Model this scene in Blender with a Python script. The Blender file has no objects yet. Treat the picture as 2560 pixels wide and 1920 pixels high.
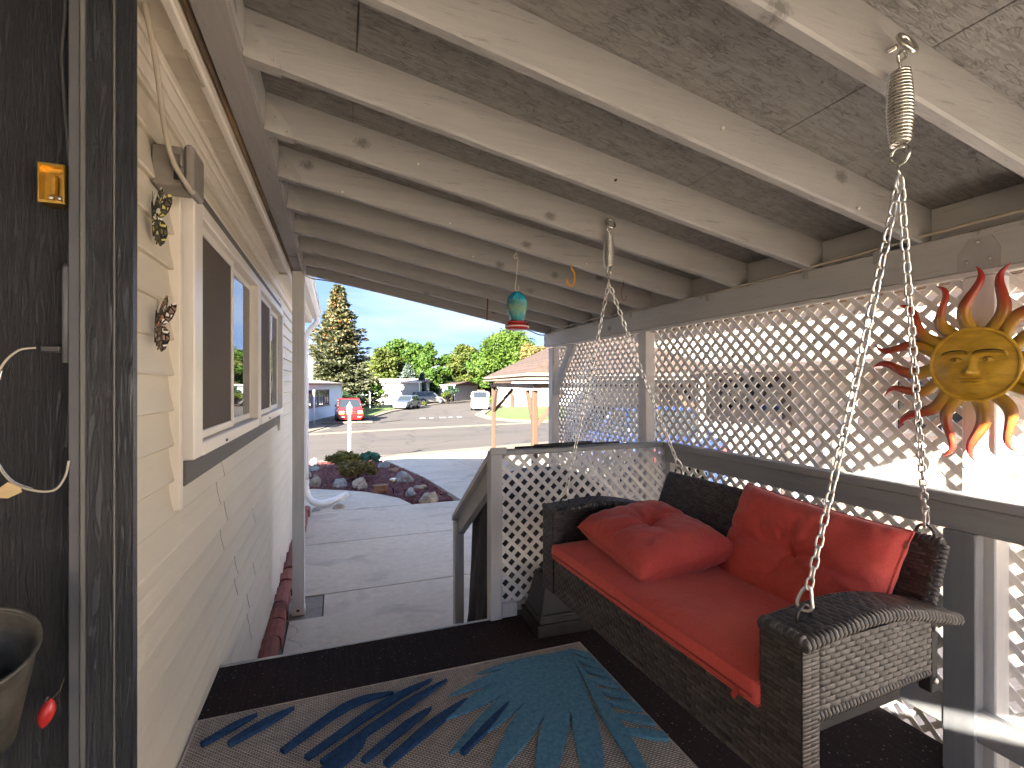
import bpy, bmesh, math, random
import numpy as np
from mathutils import Vector, Matrix, Euler, noise as mnoise
SC = bpy.context.scene
COL = SC.collection
PI = math.pi
R = math.radians

# ---------------------------------------------------------------- camera, sky, sun, exposure
cam_d = bpy.data.cameras.new("camera")
cam = bpy.data.objects.new("camera", cam_d)
COL.objects.link(cam)
cam.location = (0, 0, 1.87)
cam.rotation_euler = (R(90), 0, R(-20))
cam_d.lens = 36.0 * 1196 / 2560
cam_d.sensor_width = 36
cam_d.clip_start = 0.02
cam_d.clip_end = 9000
SC.camera = cam

SUN_TO = Vector((-0.603, -0.676, 0.4226)).normalized()
world = bpy.data.worlds.new("World")
SC.world = world
world.use_nodes = True
wn = world.node_tree
wn.nodes.clear()
w_out = wn.nodes.new("ShaderNodeOutputWorld")
w_bg = wn.nodes.new("ShaderNodeBackground")
w_sky = wn.nodes.new("ShaderNodeTexSky")
w_sky.sky_type = 'NISHITA'
w_sky.sun_disc = False
w_sky.sun_elevation = R(25)
w_sky.sun_rotation = math.atan2(SUN_TO.x, SUN_TO.y)
w_sky.altitude = 3000
w_sky.air_density = 0.7
w_sky.dust_density = 0.0
w_sky.ozone_density = 3.0
w_bg.inputs['Strength'].default_value = 0.060
# flat blue mixed over the whole sky to even its light, with faint wisps
w_tc = wn.nodes.new("ShaderNodeTexCoord")
w_mp = wn.nodes.new("ShaderNodeMapping")
w_mp.inputs['Scale'].default_value = (1.2, 1.6, 5.0)
w_mp.inputs['Rotation'].default_value = (0.25, 0.15, 0.4)
w_nz = wn.nodes.new("ShaderNodeTexNoise")
w_nz.inputs['Scale'].default_value = 1.6
w_nz.inputs['Detail'].default_value = 7
w_nz.inputs['Roughness'].default_value = 0.55
w_rp = wn.nodes.new("ShaderNodeValToRGB")
w_rp.color_ramp.elements[0].position = 0.42
w_rp.color_ramp.elements[0].color = (0.56, 0.90, 1.82, 1)
w_rp.color_ramp.elements[1].position = 0.68
w_rp.color_ramp.elements[1].color = (1.2, 1.5, 1.98, 1)
w_mx = wn.nodes.new("ShaderNodeMix")
w_mx.data_type = 'RGBA'
w_mx.inputs['Factor'].default_value = 0.96
L = wn.links
L.new(w_tc.outputs['Generated'], w_mp.inputs['Vector'])
L.new(w_mp.outputs['Vector'], w_nz.inputs['Vector'])
L.new(w_nz.outputs['Fac'], w_rp.inputs['Fac'])
L.new(w_rp.outputs['Color'], w_mx.inputs['B'])
L.new(w_sky.outputs['Color'], w_mx.inputs['A'])
L.new(w_mx.outputs['Result'], w_bg.inputs['Color'])
L.new(w_bg.outputs['Background'], w_out.inputs['Surface'])

sun_d = bpy.data.lights.new("sun", 'SUN')
sun_d.energy = 4.6
sun_d.angle = R(0.6)
sun_d.color = (1.0, 0.93, 0.83)
sun = bpy.data.objects.new("sun", sun_d)
COL.objects.link(sun)
sun.rotation_euler = (-SUN_TO).to_track_quat('-Z', 'Y').to_euler()

SC.view_settings.view_transform = 'Standard'
SC.view_settings.look = 'None'
SC.view_settings.gamma = 1.0
SC.view_settings.use_curve_mapping = False
SC.view_settings.exposure = 3.8
SC.render.engine = 'CYCLES'
SC.cycles.use_denoising = True
SC.cycles.max_bounces = 9
SC.cycles.diffuse_bounces = 7
SC.cycles.use_adaptive_sampling = True
SC.cycles.adaptive_threshold = 0.03
SC.cycles.glossy_bounces = 4
SC.cycles.transmission_bounces = 6
SC.cycles.transparent_max_bounces = 8
SC.cycles.caustics_reflective = False
SC.cycles.caustics_refractive = False

# ---------------------------------------------------------------- helpers
random.seed(7)
rng = np.random.default_rng(7)
S20, C20 = math.sin(R(20)), math.cos(R(20))

def at(px, d):
    """ground position that lies d metres ahead and px source pixels across (layout of the far street)"""
    r = (px - 1280) / 1196 * d
    return (r * C20 + d * S20, d * C20 - r * S20)

GY = [8, 10, 13, 16, 20, 25, 30]
GZ = [0, -.06, -.27, -.5, -.64, -.73, -.75]
def g(y):
    return float(np.interp(y, GY, GZ))

def tag(o, label=None, cat=None, group=None, kind=None):
    if label: o['label'] = label
    if cat: o['category'] = cat
    if group: o['group'] = group
    if kind: o['kind'] = kind
    return o

def thing(name, label, cat, loc=(0, 0, 0), rz=0.0, group=None):
    o = bpy.data.objects.new(name, None)
    o.empty_display_size = 0.1
    COL.objects.link(o)
    o.location = loc
    o.rotation_euler = (0, 0, rz)
    return tag(o, label, cat, group)

def link(name, me, mat=None, parent=None):
    o = bpy.data.objects.new(name, me)
    COL.objects.link(o)
    if mat is not None and not me.materials:
        me.materials.append(mat)
    if parent is not None:
        o.parent = parent
    return o

class MB:
    """collects geometry of ONE piece"""
    def __init__(s):
        s.v = []; s.f = []; s.sm = []
    def add(s, vs, fs, smooth=False, M=None):
        n = len(s.v)
        if M is not None:
            vs = [tuple(M @ Vector(p)) for p in vs]
        s.v += [tuple(p) for p in vs]
        s.f += [tuple(i + n for i in f) for f in fs]
        s.sm += [smooth] * len(fs)
        return s
    def box(s, lo, hi, ch=0.0, M=None):
        x0, y0, z0 = lo; x1, y1, z1 = hi
        if ch <= 0:
            vs = [(x0,y0,z0),(x1,y0,z0),(x1,y1,z0),(x0,y1,z0),(x0,y0,z1),(x1,y0,z1),(x1,y1,z1),(x0,y1,z1)]
            fs = [(0,3,2,1),(4,5,6,7),(0,1,5,4),(1,2,6,5),(2,3,7,6),(3,0,4,7)]
            return s.add(vs, fs, False, M)
        bm = bmesh.new()
        bmesh.ops.create_cube(bm, size=1)
        for v in bm.verts:
            v.co = Vector(((x0+x1)/2+v.co.x*(x1-x0), (y0+y1)/2+v.co.y*(y1-y0), (z0+z1)/2+v.co.z*(z1-z0)))
        bmesh.ops.bevel(bm, geom=bm.edges[:], offset=ch, segments=1, affect='EDGES')
        s.addbm(bm, False, M)
        return s
    def addbm(s, bm, smooth=False, M=None):
        bm.verts.index_update()
        vs = [tuple(v.co) for v in bm.verts]
        fs = [tuple(v.index for v in f.verts) for f in bm.faces]
        bm.free()
        return s.add(vs, fs, smooth, M)
    def tube(s, pts, r, n=8, closed=False, cap=True, smooth=True, M=None, flat=1.0):
        pts = [Vector(p) for p in pts]
        N = len(pts)
        rr = r if isinstance(r, (list, tuple)) else [r]*N
        vs = []; fs = []
        up = None
        for i in range(N):
            if closed:
                t = (pts[(i+1) % N] - pts[i-1])
            else:
                t = pts[min(i+1, N-1)] - pts[max(i-1, 0)]
            t = t.normalized() if t.length > 1e-9 else Vector((0,0,1))
            if up is None:
                a = Vector((0,0,1)) if abs(t.z) < .9 else Vector((1,0,0))
                up = (a - t*a.dot(t)).normalized()
            else:
                up = (up - t*up.dot(t))
                up = up.normalized() if up.length > 1e-6 else Vector((1,0,0))
            b = t.cross(up)
            for k in range(n):
                th = 2*PI*k/n
                vs.append(pts[i] + (up*math.cos(th) + b*math.sin(th)*flat)*rr[i])
        for i in range(N if closed else N-1):
            j = (i+1) % N
            for k in range(n):
                k2 = (k+1) % n
                fs.append((i*n+k, i*n+k2, j*n+k2, j*n+k))
        if cap and not closed:
            fs.append(tuple(range(n))[::-1]); fs.append(tuple((N-1)*n+k for k in range(n)))
        return s.add(vs, fs, smooth, M)
    def lathe(s, prof, n=20, M=None, smooth=True):
        vs = []; fs = []
        for (r, z) in prof:
            for k in range(n):
                vs.append((r*math.cos(2*PI*k/n), r*math.sin(2*PI*k/n), z))
        for i in range(len(prof)-1):
            for k in range(n):
                k2 = (k+1) % n
                fs.append((i*n+k, i*n+k2, (i+1)*n+k2, (i+1)*n+k))
        fs.append(tuple(range(n))[::-1]); fs.append(tuple((len(prof)-1)*n+k for k in range(n)))
        return s.add(vs, fs, smooth, M)
    def prism(s, poly, lo, hi, axis=2, M=None):
        """extrude a 2-D polygon along axis from lo to hi"""
        def P(a, b, c):
            return (a, b, c) if axis == 2 else ((c, a, b) if axis == 0 else (a, c, b))
        n = len(poly)
        vs = [P(a, b, lo) for a, b in poly] + [P(a, b, hi) for a, b in poly]
        fs = [tuple(range(n))[::-1], tuple(range(n, 2*n))]
        for k in range(n):
            k2 = (k+1) % n
            fs.append((k, k2, n+k2, n+k))
        if axis == 1:
            fs = [f[::-1] for f in fs]
        return s.add(vs, fs, False, M)
    def grid(s, fn, nu, nv, smooth=True, closed_u=False, M=None):
        vs = [fn(i/nu, j/nv) for j in range(nv+1) for i in range(nu + (0 if closed_u else 1))]
        w = nu if closed_u else nu+1
        fs = []
        for j in range(nv):
            for i in range(nu):
                i2 = (i+1) % w
                fs.append((j*w+i, j*w+i2, (j+1)*w+i2, (j+1)*w+i))
        return s.add(vs, fs, smooth, M)
    def mesh(s, name):
        me = bpy.data.meshes.new(name)
        me.from_pydata(s.v, [], s.f)
        me.polygons.foreach_set('use_smooth', s.sm)
        me.update()
        return me
    def build(s, name, mat, parent=None):
        return link(name, s.mesh(name), mat, parent)

def quads_mesh(name, V, mat, parent=None):
    """V: (N,4,3) array of quads -> one mesh"""
    V = np.asarray(V, dtype=np.float32)
    n = len(V)
    me = bpy.data.meshes.new(name)
    me.vertices.add(n*4); me.loops.add(n*4); me.polygons.add(n)
    me.vertices.foreach_set('co', V.reshape(-1))
    me.loops.foreach_set('vertex_index', np.arange(n*4, dtype=np.int32))
    me.polygons.foreach_set('loop_start', np.arange(0, n*4, 4, dtype=np.int32))
    me.polygons.foreach_set('loop_total', np.full(n, 4, dtype=np.int32))
    me.update(calc_edges=True)
    return link(name, me, mat, parent)

def copy_tree(o, parent=None, keep_label=True):
    c = o.copy(); COL.objects.link(c)
    c.parent = parent
    for ch in list(o.children):
        copy_tree(ch, c)
    return c

def clip_half(poly, nx, ny, k, keep_less=True):
    out = []
    n = len(poly)
    for i in range(n):
        a, b = poly[i], poly[(i+1) % n]
        da = a[0]*nx + a[1]*ny - k
        db = b[0]*nx + b[1]*ny - k
        if not keep_less: da, db = -da, -db
        if da <= 0: out.append(a)
        if (da < 0 and db > 0) or (da > 0 and db < 0):
            t = da/(da-db)
            out.append((a[0]+(b[0]-a[0])*t, a[1]+(b[1]-a[1])*t))
    return out

def sheet(name, poly, off, mat, parent=None, skirt=0.06, extra_breaks=()):
    """flat piece of ground that follows the fall of the land"""
    bm = bmesh.new()
    vs = [bm.verts.new((x, y, 0)) for x, y in poly]
    bm.faces.new(vs)
    bmesh.ops.triangulate(bm, faces=bm.faces[:])
    for b in list(GY) + list(extra_breaks):
        bmesh.ops.bisect_plane(bm, geom=bm.verts[:]+bm.edges[:]+bm.faces[:], plane_co=(0, b, 0), plane_no=(0, 1, 0), dist=1e-5)
    bmesh.ops.recalc_face_normals(bm, faces=bm.faces[:])
    if bm.faces and sum(f.normal.z for f in bm.faces) < 0:
        bmesh.ops.reverse_faces(bm, faces=bm.faces[:])
    for v in bm.verts:
        v.co.z = g(v.co.y) + off
    if skirt:
        be = [e for e in bm.edges if len(e.link_faces) == 1]
        r = bmesh.ops.extrude_edge_only(bm, edges=be)
        for el in r['geom']:
            if isinstance(el, bmesh.types.BMVert):
                el.co.z -= skirt
    me = bpy.data.meshes.new(name)
    bm.to_mesh(me); bm.free()
    return link(name, me, mat, parent)

def strip_poly(pts, w):
    """polygon of constant width along a polyline (2-D)"""
    l = []; r = []
    for i, p in enumerate(pts):
        a = pts[max(i-1, 0)]; b = pts[min(i+1, len(pts)-1)]
        dx, dy = b[0]-a[0], b[1]-a[1]
        m = math.hypot(dx, dy)
        nx, ny = -dy/m, dx/m
        ww = w[i] if isinstance(w, (list, tuple)) else w
        l.append((p[0]+nx*ww/2, p[1]+ny*ww/2)); r.append((p[0]-nx*ww/2, p[1]-ny*ww/2))
    return l + r[::-1]

def smooth_path(pts, n=8):
    """Catmull-Rom through points"""
    P = [Vector(p) for p in pts]
    out = []
    for i in range(len(P)-1):
        p0 = P[max(i-1, 0)]; p1 = P[i]; p2 = P[i+1]; p3 = P[min(i+2, len(P)-1)]
        for k in range(n):
            t = k/n
            out.append(0.5*((2*p1) + (p2-p0)*t + (2*p0-5*p1+4*p2-p3)*t*t + (3*p1-p0-3*p2+p3)*t**3))
    out.append(P[-1])
    return out

# ---------------------------------------------------------------- materials
def nodes_of(name):
    m = bpy.data.materials.new(name)
    m.use_nodes = True
    nt = m.node_tree
    return m, nt, nt.nodes['Principled BSDF']

def add(nt, kind, **kw):
    n = nt.nodes.new(kind)
    for k, v in kw.items():
        setattr(n, k, v)
    return n

def coords(nt, scale=(1, 1, 1), rot=(0, 0, 0), src='Object'):
    tc = add(nt, "ShaderNodeTexCoord")
    mp = add(nt, "ShaderNodeMapping")
    mp.inputs['Scale'].default_value = scale
    mp.inputs['Rotation'].default_value = rot
    nt.links.new(tc.outputs[src], mp.inputs['Vector'])
    return mp.outputs['Vector']

def nz(nt, vec, scale, detail=4, rough=0.55, dist=0.0):
    n = add(nt, "ShaderNodeTexNoise")
    n.inputs['Scale'].default_value = scale
    n.inputs['Detail'].default_value = detail
    n.inputs['Roughness'].default_value = rough
    n.inputs['Distortion'].default_value = dist
    nt.links.new(vec, n.inputs['Vector'])
    return n.outputs['Fac']

def ramp(nt, fac, stops):
    r = add(nt, "ShaderNodeValToRGB")
    e = r.color_ramp.elements
    while len(e) < len(stops): e.new(0.5)
    for el, (p, c) in zip(e, stops):
        el.position = p
        el.color = (c[0], c[1], c[2], 1) if not isinstance(c, (int, float)) else (c, c, c, 1)
    nt.links.new(fac, r.inputs['Fac'])
    return r.outputs['Color']

def mixc(nt, fac, a, b, blend='MIX'):
    m = add(nt, "ShaderNodeMix", data_type='RGBA', blend_type=blend)
    for sock, val in (('Factor', fac), ('A', a), ('B', b)):
        if isinstance(val, (int, float)):
            m.inputs[sock].default_value = val
        elif isinstance(val, (tuple, list)):
            m.inputs[sock].default_value = (val[0], val[1], val[2], 1)
        else:
            nt.links.new(val, m.inputs[sock])
    return m.outputs['Result']

def math_(nt, op, a, b=None):
    m = add(nt, "ShaderNodeMath", operation=op)
    for i, v in enumerate((a, b)):
        if v is None: continue
        if isinstance(v, (int, float)): m.inputs[i].default_value = v
        else: nt.links.new(v, m.inputs[i])
    return m.outputs[0]

def bump(nt, bsdf, height, strength=0.3, dist=0.01, chain=None):
    b = add(nt, "ShaderNodeBump")
    b.inputs['Strength'].default_value = strength
    b.inputs['Distance'].default_value = dist
    nt.links.new(height, b.inputs['Height'])
    if chain is not None: nt.links.new(chain, b.inputs['Normal'])
    nt.links.new(b.outputs['Normal'], bsdf.inputs['Normal'])
    return b.outputs['Normal']

def objrand(nt):
    return add(nt, "ShaderNodeObjectInfo").outputs['Random']

def pm(name, c1, c2=None, scale=6, stretch=(1, 1, 1), rough=0.6, bmp=0.0, bscale=None, metal=0.0, rnd=0.0,
       spec=None, coat=0.0, bdist=0.005, src='Object', island=False, lo=0.35, hi=0.65):
    m, nt, b = nodes_of(name)
    c2 = c2 or c1
    vec = coords(nt, stretch, src=src)
    n1 = nz(nt, vec, scale, 5, 0.6)
    col = ramp(nt, n1, [(lo, c1), (hi, c2)])
    if island:
        gi = add(nt, "ShaderNodeNewGeometry").outputs['Random Per Island']
        col = mixc(nt, 1.0, col, ramp(nt, gi, [(0, 1-island), (1, 1+island*.6)]), 'MULTIPLY')
    if rnd:
        col = mixc(nt, 1.0, col, ramp(nt, objrand(nt), [(0, 1-rnd), (1, 1.0)]), 'MULTIPLY')
    nt.links.new(col, b.inputs['Base Color'])
    b.inputs['Roughness'].default_value = rough
    b.inputs['Metallic'].default_value = metal
    if spec is not None: b.inputs['Specular IOR Level'].default_value = spec
    if coat: b.inputs['Coat Weight'].default_value = coat
    if bmp:
        vec2 = coords(nt, stretch, src=src)
        bump(nt, b, nz(nt, vec2, bscale or scale*3, 6, 0.65), bmp, bdist)
    return m
# ---- wood painted grey: faint grain along an axis, knots, scuffs
def painted_wood(name, base, axis=0, rough=0.62, knots=True, wear=0.25, grain=0.25, rnd=0.08, tint=None):
    m, nt, b = nodes_of(name)
    st = [14, 14, 14]; st[axis] = 1.0
    vec = coords(nt, tuple(st))
    n1 = nz(nt, vec, 3.0, 6, 0.6, 0.6)
    lo = tuple(x*0.88 for x in base)
    col = ramp(nt, n1, [(0.3, lo), (0.62, base)])
    big = nz(nt, coords(nt), 2.3, 3)
    t2 = tint or tuple(x*1.06 for x in base)
    col = mixc(nt, ramp(nt, big, [(0.4, 0.0), (0.7, 0.55)]), col, t2)
    h = n1
    if knots:
        sx = add(nt, "ShaderNodeSeparateXYZ"); nt.links.new(coords(nt), sx.inputs[0])
        cb2 = add(nt, "ShaderNodeCombineXYZ")
        along = math_(nt, 'ADD', math_(nt, 'MULTIPLY', sx.outputs[axis], 3.0), math_(nt, 'MULTIPLY', objrand(nt), 61.0))
        nt.links.new(along, cb2.inputs[0]); nt.links.new(math_(nt, 'MULTIPLY', sx.outputs[2], 4.2), cb2.inputs[1])
        vo = add(nt, "ShaderNodeTexVoronoi", voronoi_dimensions='2D')
        vo.inputs['Scale'].default_value = 1.0
        nt.links.new(cb2.outputs[0], vo.inputs['Vector'])
        wob = nz(nt, coords(nt), 75, 5, 0.75)
        kk = math_(nt, 'ADD', vo.outputs['Distance'], math_(nt, 'MULTIPLY', math_(nt, 'SUBTRACT', wob, .5), 0.22))
        sc_ = add(nt, "ShaderNodeSeparateColor"); nt.links.new(vo.outputs['Color'], sc_.inputs['Color'])
        gate = ramp(nt, sc_.outputs['Green'], [(0.60, 0.0), (0.64, 1.0)])
        kmask = math_(nt, 'MULTIPLY', ramp(nt, kk, [(0.035, 1.0), (0.105, 0.0)]), gate)
        col = mixc(nt, math_(nt, 'MULTIPLY', kmask, 0.75), col, tuple(x*0.30 for x in base))
    if wear:
        sp = nz(nt, coords(nt, tuple(x*0.6 for x in st)), 9, 5, 0.75)
        smask = ramp(nt, sp, [(0.60, 0.0), (0.68, 1.0)])
        col = mixc(nt, math_(nt, 'MULTIPLY', smask, wear), col, tuple(x*0.4 for x in base))
    if rnd:
        col = mixc(nt, 1.0, col, ramp(nt, objrand(nt), [(0, 1-rnd), (1, 1.0)]), 'MULTIPLY')
    nt.links.new(col, b.inputs['Base Color'])
    b.inputs['Roughness'].default_value = rough
    bump(nt, b, nz(nt, coords(nt, tuple(x*2 for x in st)), 5, 7, 0.7), grain, 0.004)
    return m

MT = {}
GREY = (0.35, 0.345, 0.34)
MT['rafter'] = painted_wood('rafter_paint', GREY, 0, wear=0.6, grain=.5)
MT['beam'] = painted_wood('beam_paint', (0.47, 0.465, 0.45), 1, wear=0.45)
MT['post'] = painted_wood('post_paint', (0.66, 0.64, 0.62), 2, knots=False)
MT['postwhite'] = painted_wood('white_post_paint', (0.76, 0.75, 0.73), 2, knots=False, wear=.12)
MT['ledger'] = painted_wood('ledger_paint', (0.34, 0.32, 0.31), 1, wear=0.6, grain=.6)
MT['rail'] = painted_wood('rail_paint', (0.36, 0.36, 0.355), 1, knots=False, wear=0.3)
MT['railx'] = painted_wood('front_rail_paint', (0.36, 0.36, 0.352), 0, knots=False, wear=0.3)
MT['railz'] = painted_wood('rail_post_paint', (0.28, 0.285, 0.29), 2, knots=False, wear=0.2)
MT['railzl'] = painted_wood('stair_post_paint', (0.52, 0.515, 0.50), 2, knots=False, wear=0.2)
MT['lattice'] = pm('lattice_vinyl', (0.82, 0.79, 0.75), (0.86, 0.83, 0.79), 9, rough=0.45, bmp=0.12, bscale=40, rnd=0.16)
MT['hanger'] = pm('hanger_paint', (0.34, 0.33, 0.32), (0.39, 0.38, 0.365), 14, rough=0.5, bmp=.15, bscale=60, rnd=.15)
MT['screw'] = pm('screw_steel', (0.5, 0.48, 0.45), rough=0.35, metal=0.9)

def mk_osb():
    m, nt, b = nodes_of('osb_sheathing')
    hsum = None; slit = None
    for i, (rot, sc) in enumerate(((0.35, 1.0), (1.5, 1.3), (2.5, 0.9), (0.95, 1.7))):
        vec = coords(nt, (1.0, 7.0, 1), (0, 0, rot))
        vo = add(nt, "ShaderNodeTexVoronoi", feature='F1')
        vo.inputs['Scale'].default_value = 13*sc
        nt.links.new(vec, vo.inputs['Vector'])
        sep = add(nt, "ShaderNodeSeparateColor")
        nt.links.new(vo.outputs['Color'], sep.inputs['Color'])
        v = sep.outputs['Red']
        hsum = v if hsum is None else math_(nt, 'MAXIMUM', math_(nt, 'MULTIPLY', hsum, 0.93), v)
        ve = add(nt, "ShaderNodeTexVoronoi", feature='DISTANCE_TO_EDGE')
        ve.inputs['Scale'].default_value = 13*sc
        nt.links.new(vec, ve.inputs['Vector'])
        gate = ramp(nt, nz(nt, coords(nt, (1, 1, 1), (0, 0, rot)), 14+5*i, 4, .6), [(.50, 0.0), (.62, 1.0)])
        sl = math_(nt, 'MULTIPLY', ramp(nt, ve.outputs['Distance'], [(.02, 1.0), (.07, 0.0)]), gate)
        slit = sl if slit is None else math_(nt, 'MAXIMUM', slit, sl)
    col = ramp(nt, hsum, [(0.5, (0.22, 0.215, 0.21)), (0.75, (0.275, 0.27, 0.263)), (1.0, (0.32, 0.314, 0.306))])
    col = mixc(nt, math_(nt, 'MULTIPLY', slit, .6), col, (0.09, 0.085, 0.08))
    big = nz(nt, coords(nt), 2.2, 5)
    col = mixc(nt, ramp(nt, big, [(0.45, 0.0), (0.75, 0.3)]), col, (0.29, 0.285, 0.272))
    gouge = nz(nt, coords(nt, (9, 30, 9), (0, 0, .7)), 1.2, 4, .6)
    col = mixc(nt, ramp(nt, gouge, [(.74, 0.0), (.78, .9)]), col, (.06, .052, .05))
    nt.links.new(col, b.inputs['Base Color'])
    b.inputs['Roughness'].default_value = 0.75
    n1 = bump(nt, b, hsum, 0.6, 0.006)
    bump(nt, b, math_(nt, 'SUBTRACT', 1.0, slit), 0.5, 0.004, n1)
    return m
MT['osb'] = mk_osb()

def mk_siding(name, base, axis=1, rnd=0.05, grain=0.35):
    m, nt, b = nodes_of(name)
    st = [22, 22, 22]; st[axis] = 1.4
    n1 = nz(nt, coords(nt, tuple(st)), 3, 5, 0.6, 1.2)
    big = nz(nt, coords(nt), 1.3, 5)
    col = ramp(nt, big, [(0.35, tuple(x*0.93 for x in base)), (0.65, base)])
    col = mixc(nt, ramp(nt, n1, [(0.60, 0.0), (0.72, 0.35)]), col, tuple(x*0.72 for x in base))
    col = mixc(nt, 1.0, col, ramp(nt, objrand(nt), [(0, 1-rnd), (1, 1.0)]), 'MULTIPLY')
    nt.links.new(col, b.inputs['Base Color'])
    b.inputs['Roughness'].default_value = 0.5
    bump(nt, b, n1, grain, 0.003)
    return m
MT['siding'] = mk_siding('beige_siding', (0.68, 0.62, 0.50))
MT['pink_siding'] = mk_siding('pink_siding', (0.75, 0.67, 0.58), grain=.1)
MT['trim'] = pm('beige_trim', (0.76, 0.70, 0.60), (0.79, 0.73, 0.63), 5, rough=0.4, bmp=.05, rnd=.05)
MT['vinyl'] = pm('window_vinyl', (0.80, 0.755, 0.68), (0.83, 0.78, 0.70), 5, rough=0.35)
MT['soffit'] = pm('soffit_vinyl', (0.74, 0.68, 0.57), (0.78, 0.72, 0.60), 4, rough=0.45, rnd=.08)
MT['darktrim'] = painted_wood('dark_window_trim', (0.13, 0.12, 0.11), 1, knots=False, wear=.4, grain=.7)
MT['flash'] = pm('rusty_flashing', (0.30, 0.20, 0.10), (0.13, 0.09, 0.05), 12, (1, .4, 1), rough=0.7, bmp=.4, lo=.4, hi=.6)
MT['darkwall'] = None
def mk_darkwall(name, base, panel):
    m, nt, b = nodes_of(name)
    if panel:
        vec = coords(nt, (60, 60, 5))
        n1 = nz(nt, vec, 3.0, 5, 0.6, 0.8)
    else:
        wv = add(nt, "ShaderNodeTexNoise")
        vec = coords(nt, (26, 26, 2.2))
        n1 = nz(nt, vec, 2.2, 6, 0.65, 2.2)
    col = ramp(nt, n1, [(0.35, tuple(x*0.75 for x in base)), (0.7, tuple(x*1.25 for x in base))])
    nt.links.new(col, b.inputs['Base Color'])
    b.inputs['Roughness'].default_value = 0.38 if not panel else 0.6
    bump(nt, b, ramp(nt, n1, [(0.38, 0.0), (0.5, 0.5), (0.58, 1.0)]), 1.0, 0.006)
    return m
MT['darkpanel'] = mk_darkwall('dark_wall_panel', (0.017, 0.019, 0.025), True)
MT['darkboard'] = mk_darkwall('dark_trim_board', (0.028, 0.032, 0.040), False)
MT['darkedge'] = pm('dark_edge_strip', (0.14, 0.14, 0.125), (0.10, 0.10, 0.095), 12, (1, 1, .3), rough=.5)

def mk_concrete(name, base, scale=1.0, rough=0.85, stain=0.6):
    m, nt, b = nodes_of(name)
    v = coords(nt)
    a = nz(nt, v, 0.9*scale, 6, 0.6)
    f = nz(nt, v, 14*scale, 5, 0.7)
    col = ramp(nt, a, [(0.3, tuple(x*0.84 for x in base)), (0.55, base), (0.75, tuple(min(1, x*1.10) for x in base))])
    col = mixc(nt, 0.35, col, ramp(nt, f, [(0.35, tuple(x*0.72 for x in base)), (0.65, tuple(x*1.12 for x in base))]))
    s = nz(nt, coords(nt, (1, 1.7, 1)), 1.7*scale, 4, 0.5, 0.6)
    col = mixc(nt, math_(nt, 'MULTIPLY', ramp(nt, s, [(0.54, 0.0), (0.70, 1.0)]), stain), col, tuple(x*0.55 for x in base))
    sp = nz(nt, v, 110*scale, 2, 0.5)
    col = mixc(nt, ramp(nt, sp, [(0.62, 0.0), (0.68, 0.35)]), col, tuple(x*0.6 for x in base))
    col = mixc(nt, 1.0, col, ramp(nt, objrand(nt), [(0, 0.93), (1, 1.0)]), 'MULTIPLY')
    vc = add(nt, "ShaderNodeTexVoronoi", feature='DISTANCE_TO_EDGE'); vc.inputs['Scale'].default_value = .55*scale
    wv = add(nt, "ShaderNodeVectorMath", operation='ADD'); n3 = add(nt, "ShaderNodeTexNoise"); n3.inputs['Scale'].default_value = 1.6; n3.inputs['Detail'].default_value = 6
    nt.links.new(v, n3.inputs['Vector']); nt.links.new(v, wv.inputs[0]); nt.links.new(n3.outputs['Color'], wv.inputs[1]); nt.links.new(wv.outputs[0], vc.inputs['Vector'])
    cr = math_(nt, 'MULTIPLY', ramp(nt, vc.outputs['Distance'], [(.0015, 1.0), (.0045, 0.0)]), ramp(nt, nz(nt, v, .45, 2), [(.52, 0.0), (.60, .8)]))
    col = mixc(nt, cr, col, tuple(x*.35 for x in base))
    br = nz(nt, coords(nt, (5, 60, 5)), 2.2*scale, 4, .7)
    col = mixc(nt, 1.0, col, ramp(nt, br, [(0.3, 0.86), (0.7, 1.04)]), 'MULTIPLY')
    nt.links.new(col, b.inputs['Base Color'])
    b.inputs['Roughness'].default_value = rough
    bump(nt, b, nz(nt, v, 60*scale, 5, 0.7), 0.25, 0.004)
    return m
MT['concrete'] = mk_concrete('concrete', (0.66, 0.55, 0.42))
MT['concrete2'] = mk_concrete('old_concrete', (0.30, 0.25, 0.20), 2.0, stain=.6)
MT['kerb'] = mk_concrete('kerb_concrete', (0.1469, 0.1163, 0.0857), 0.8)

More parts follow.
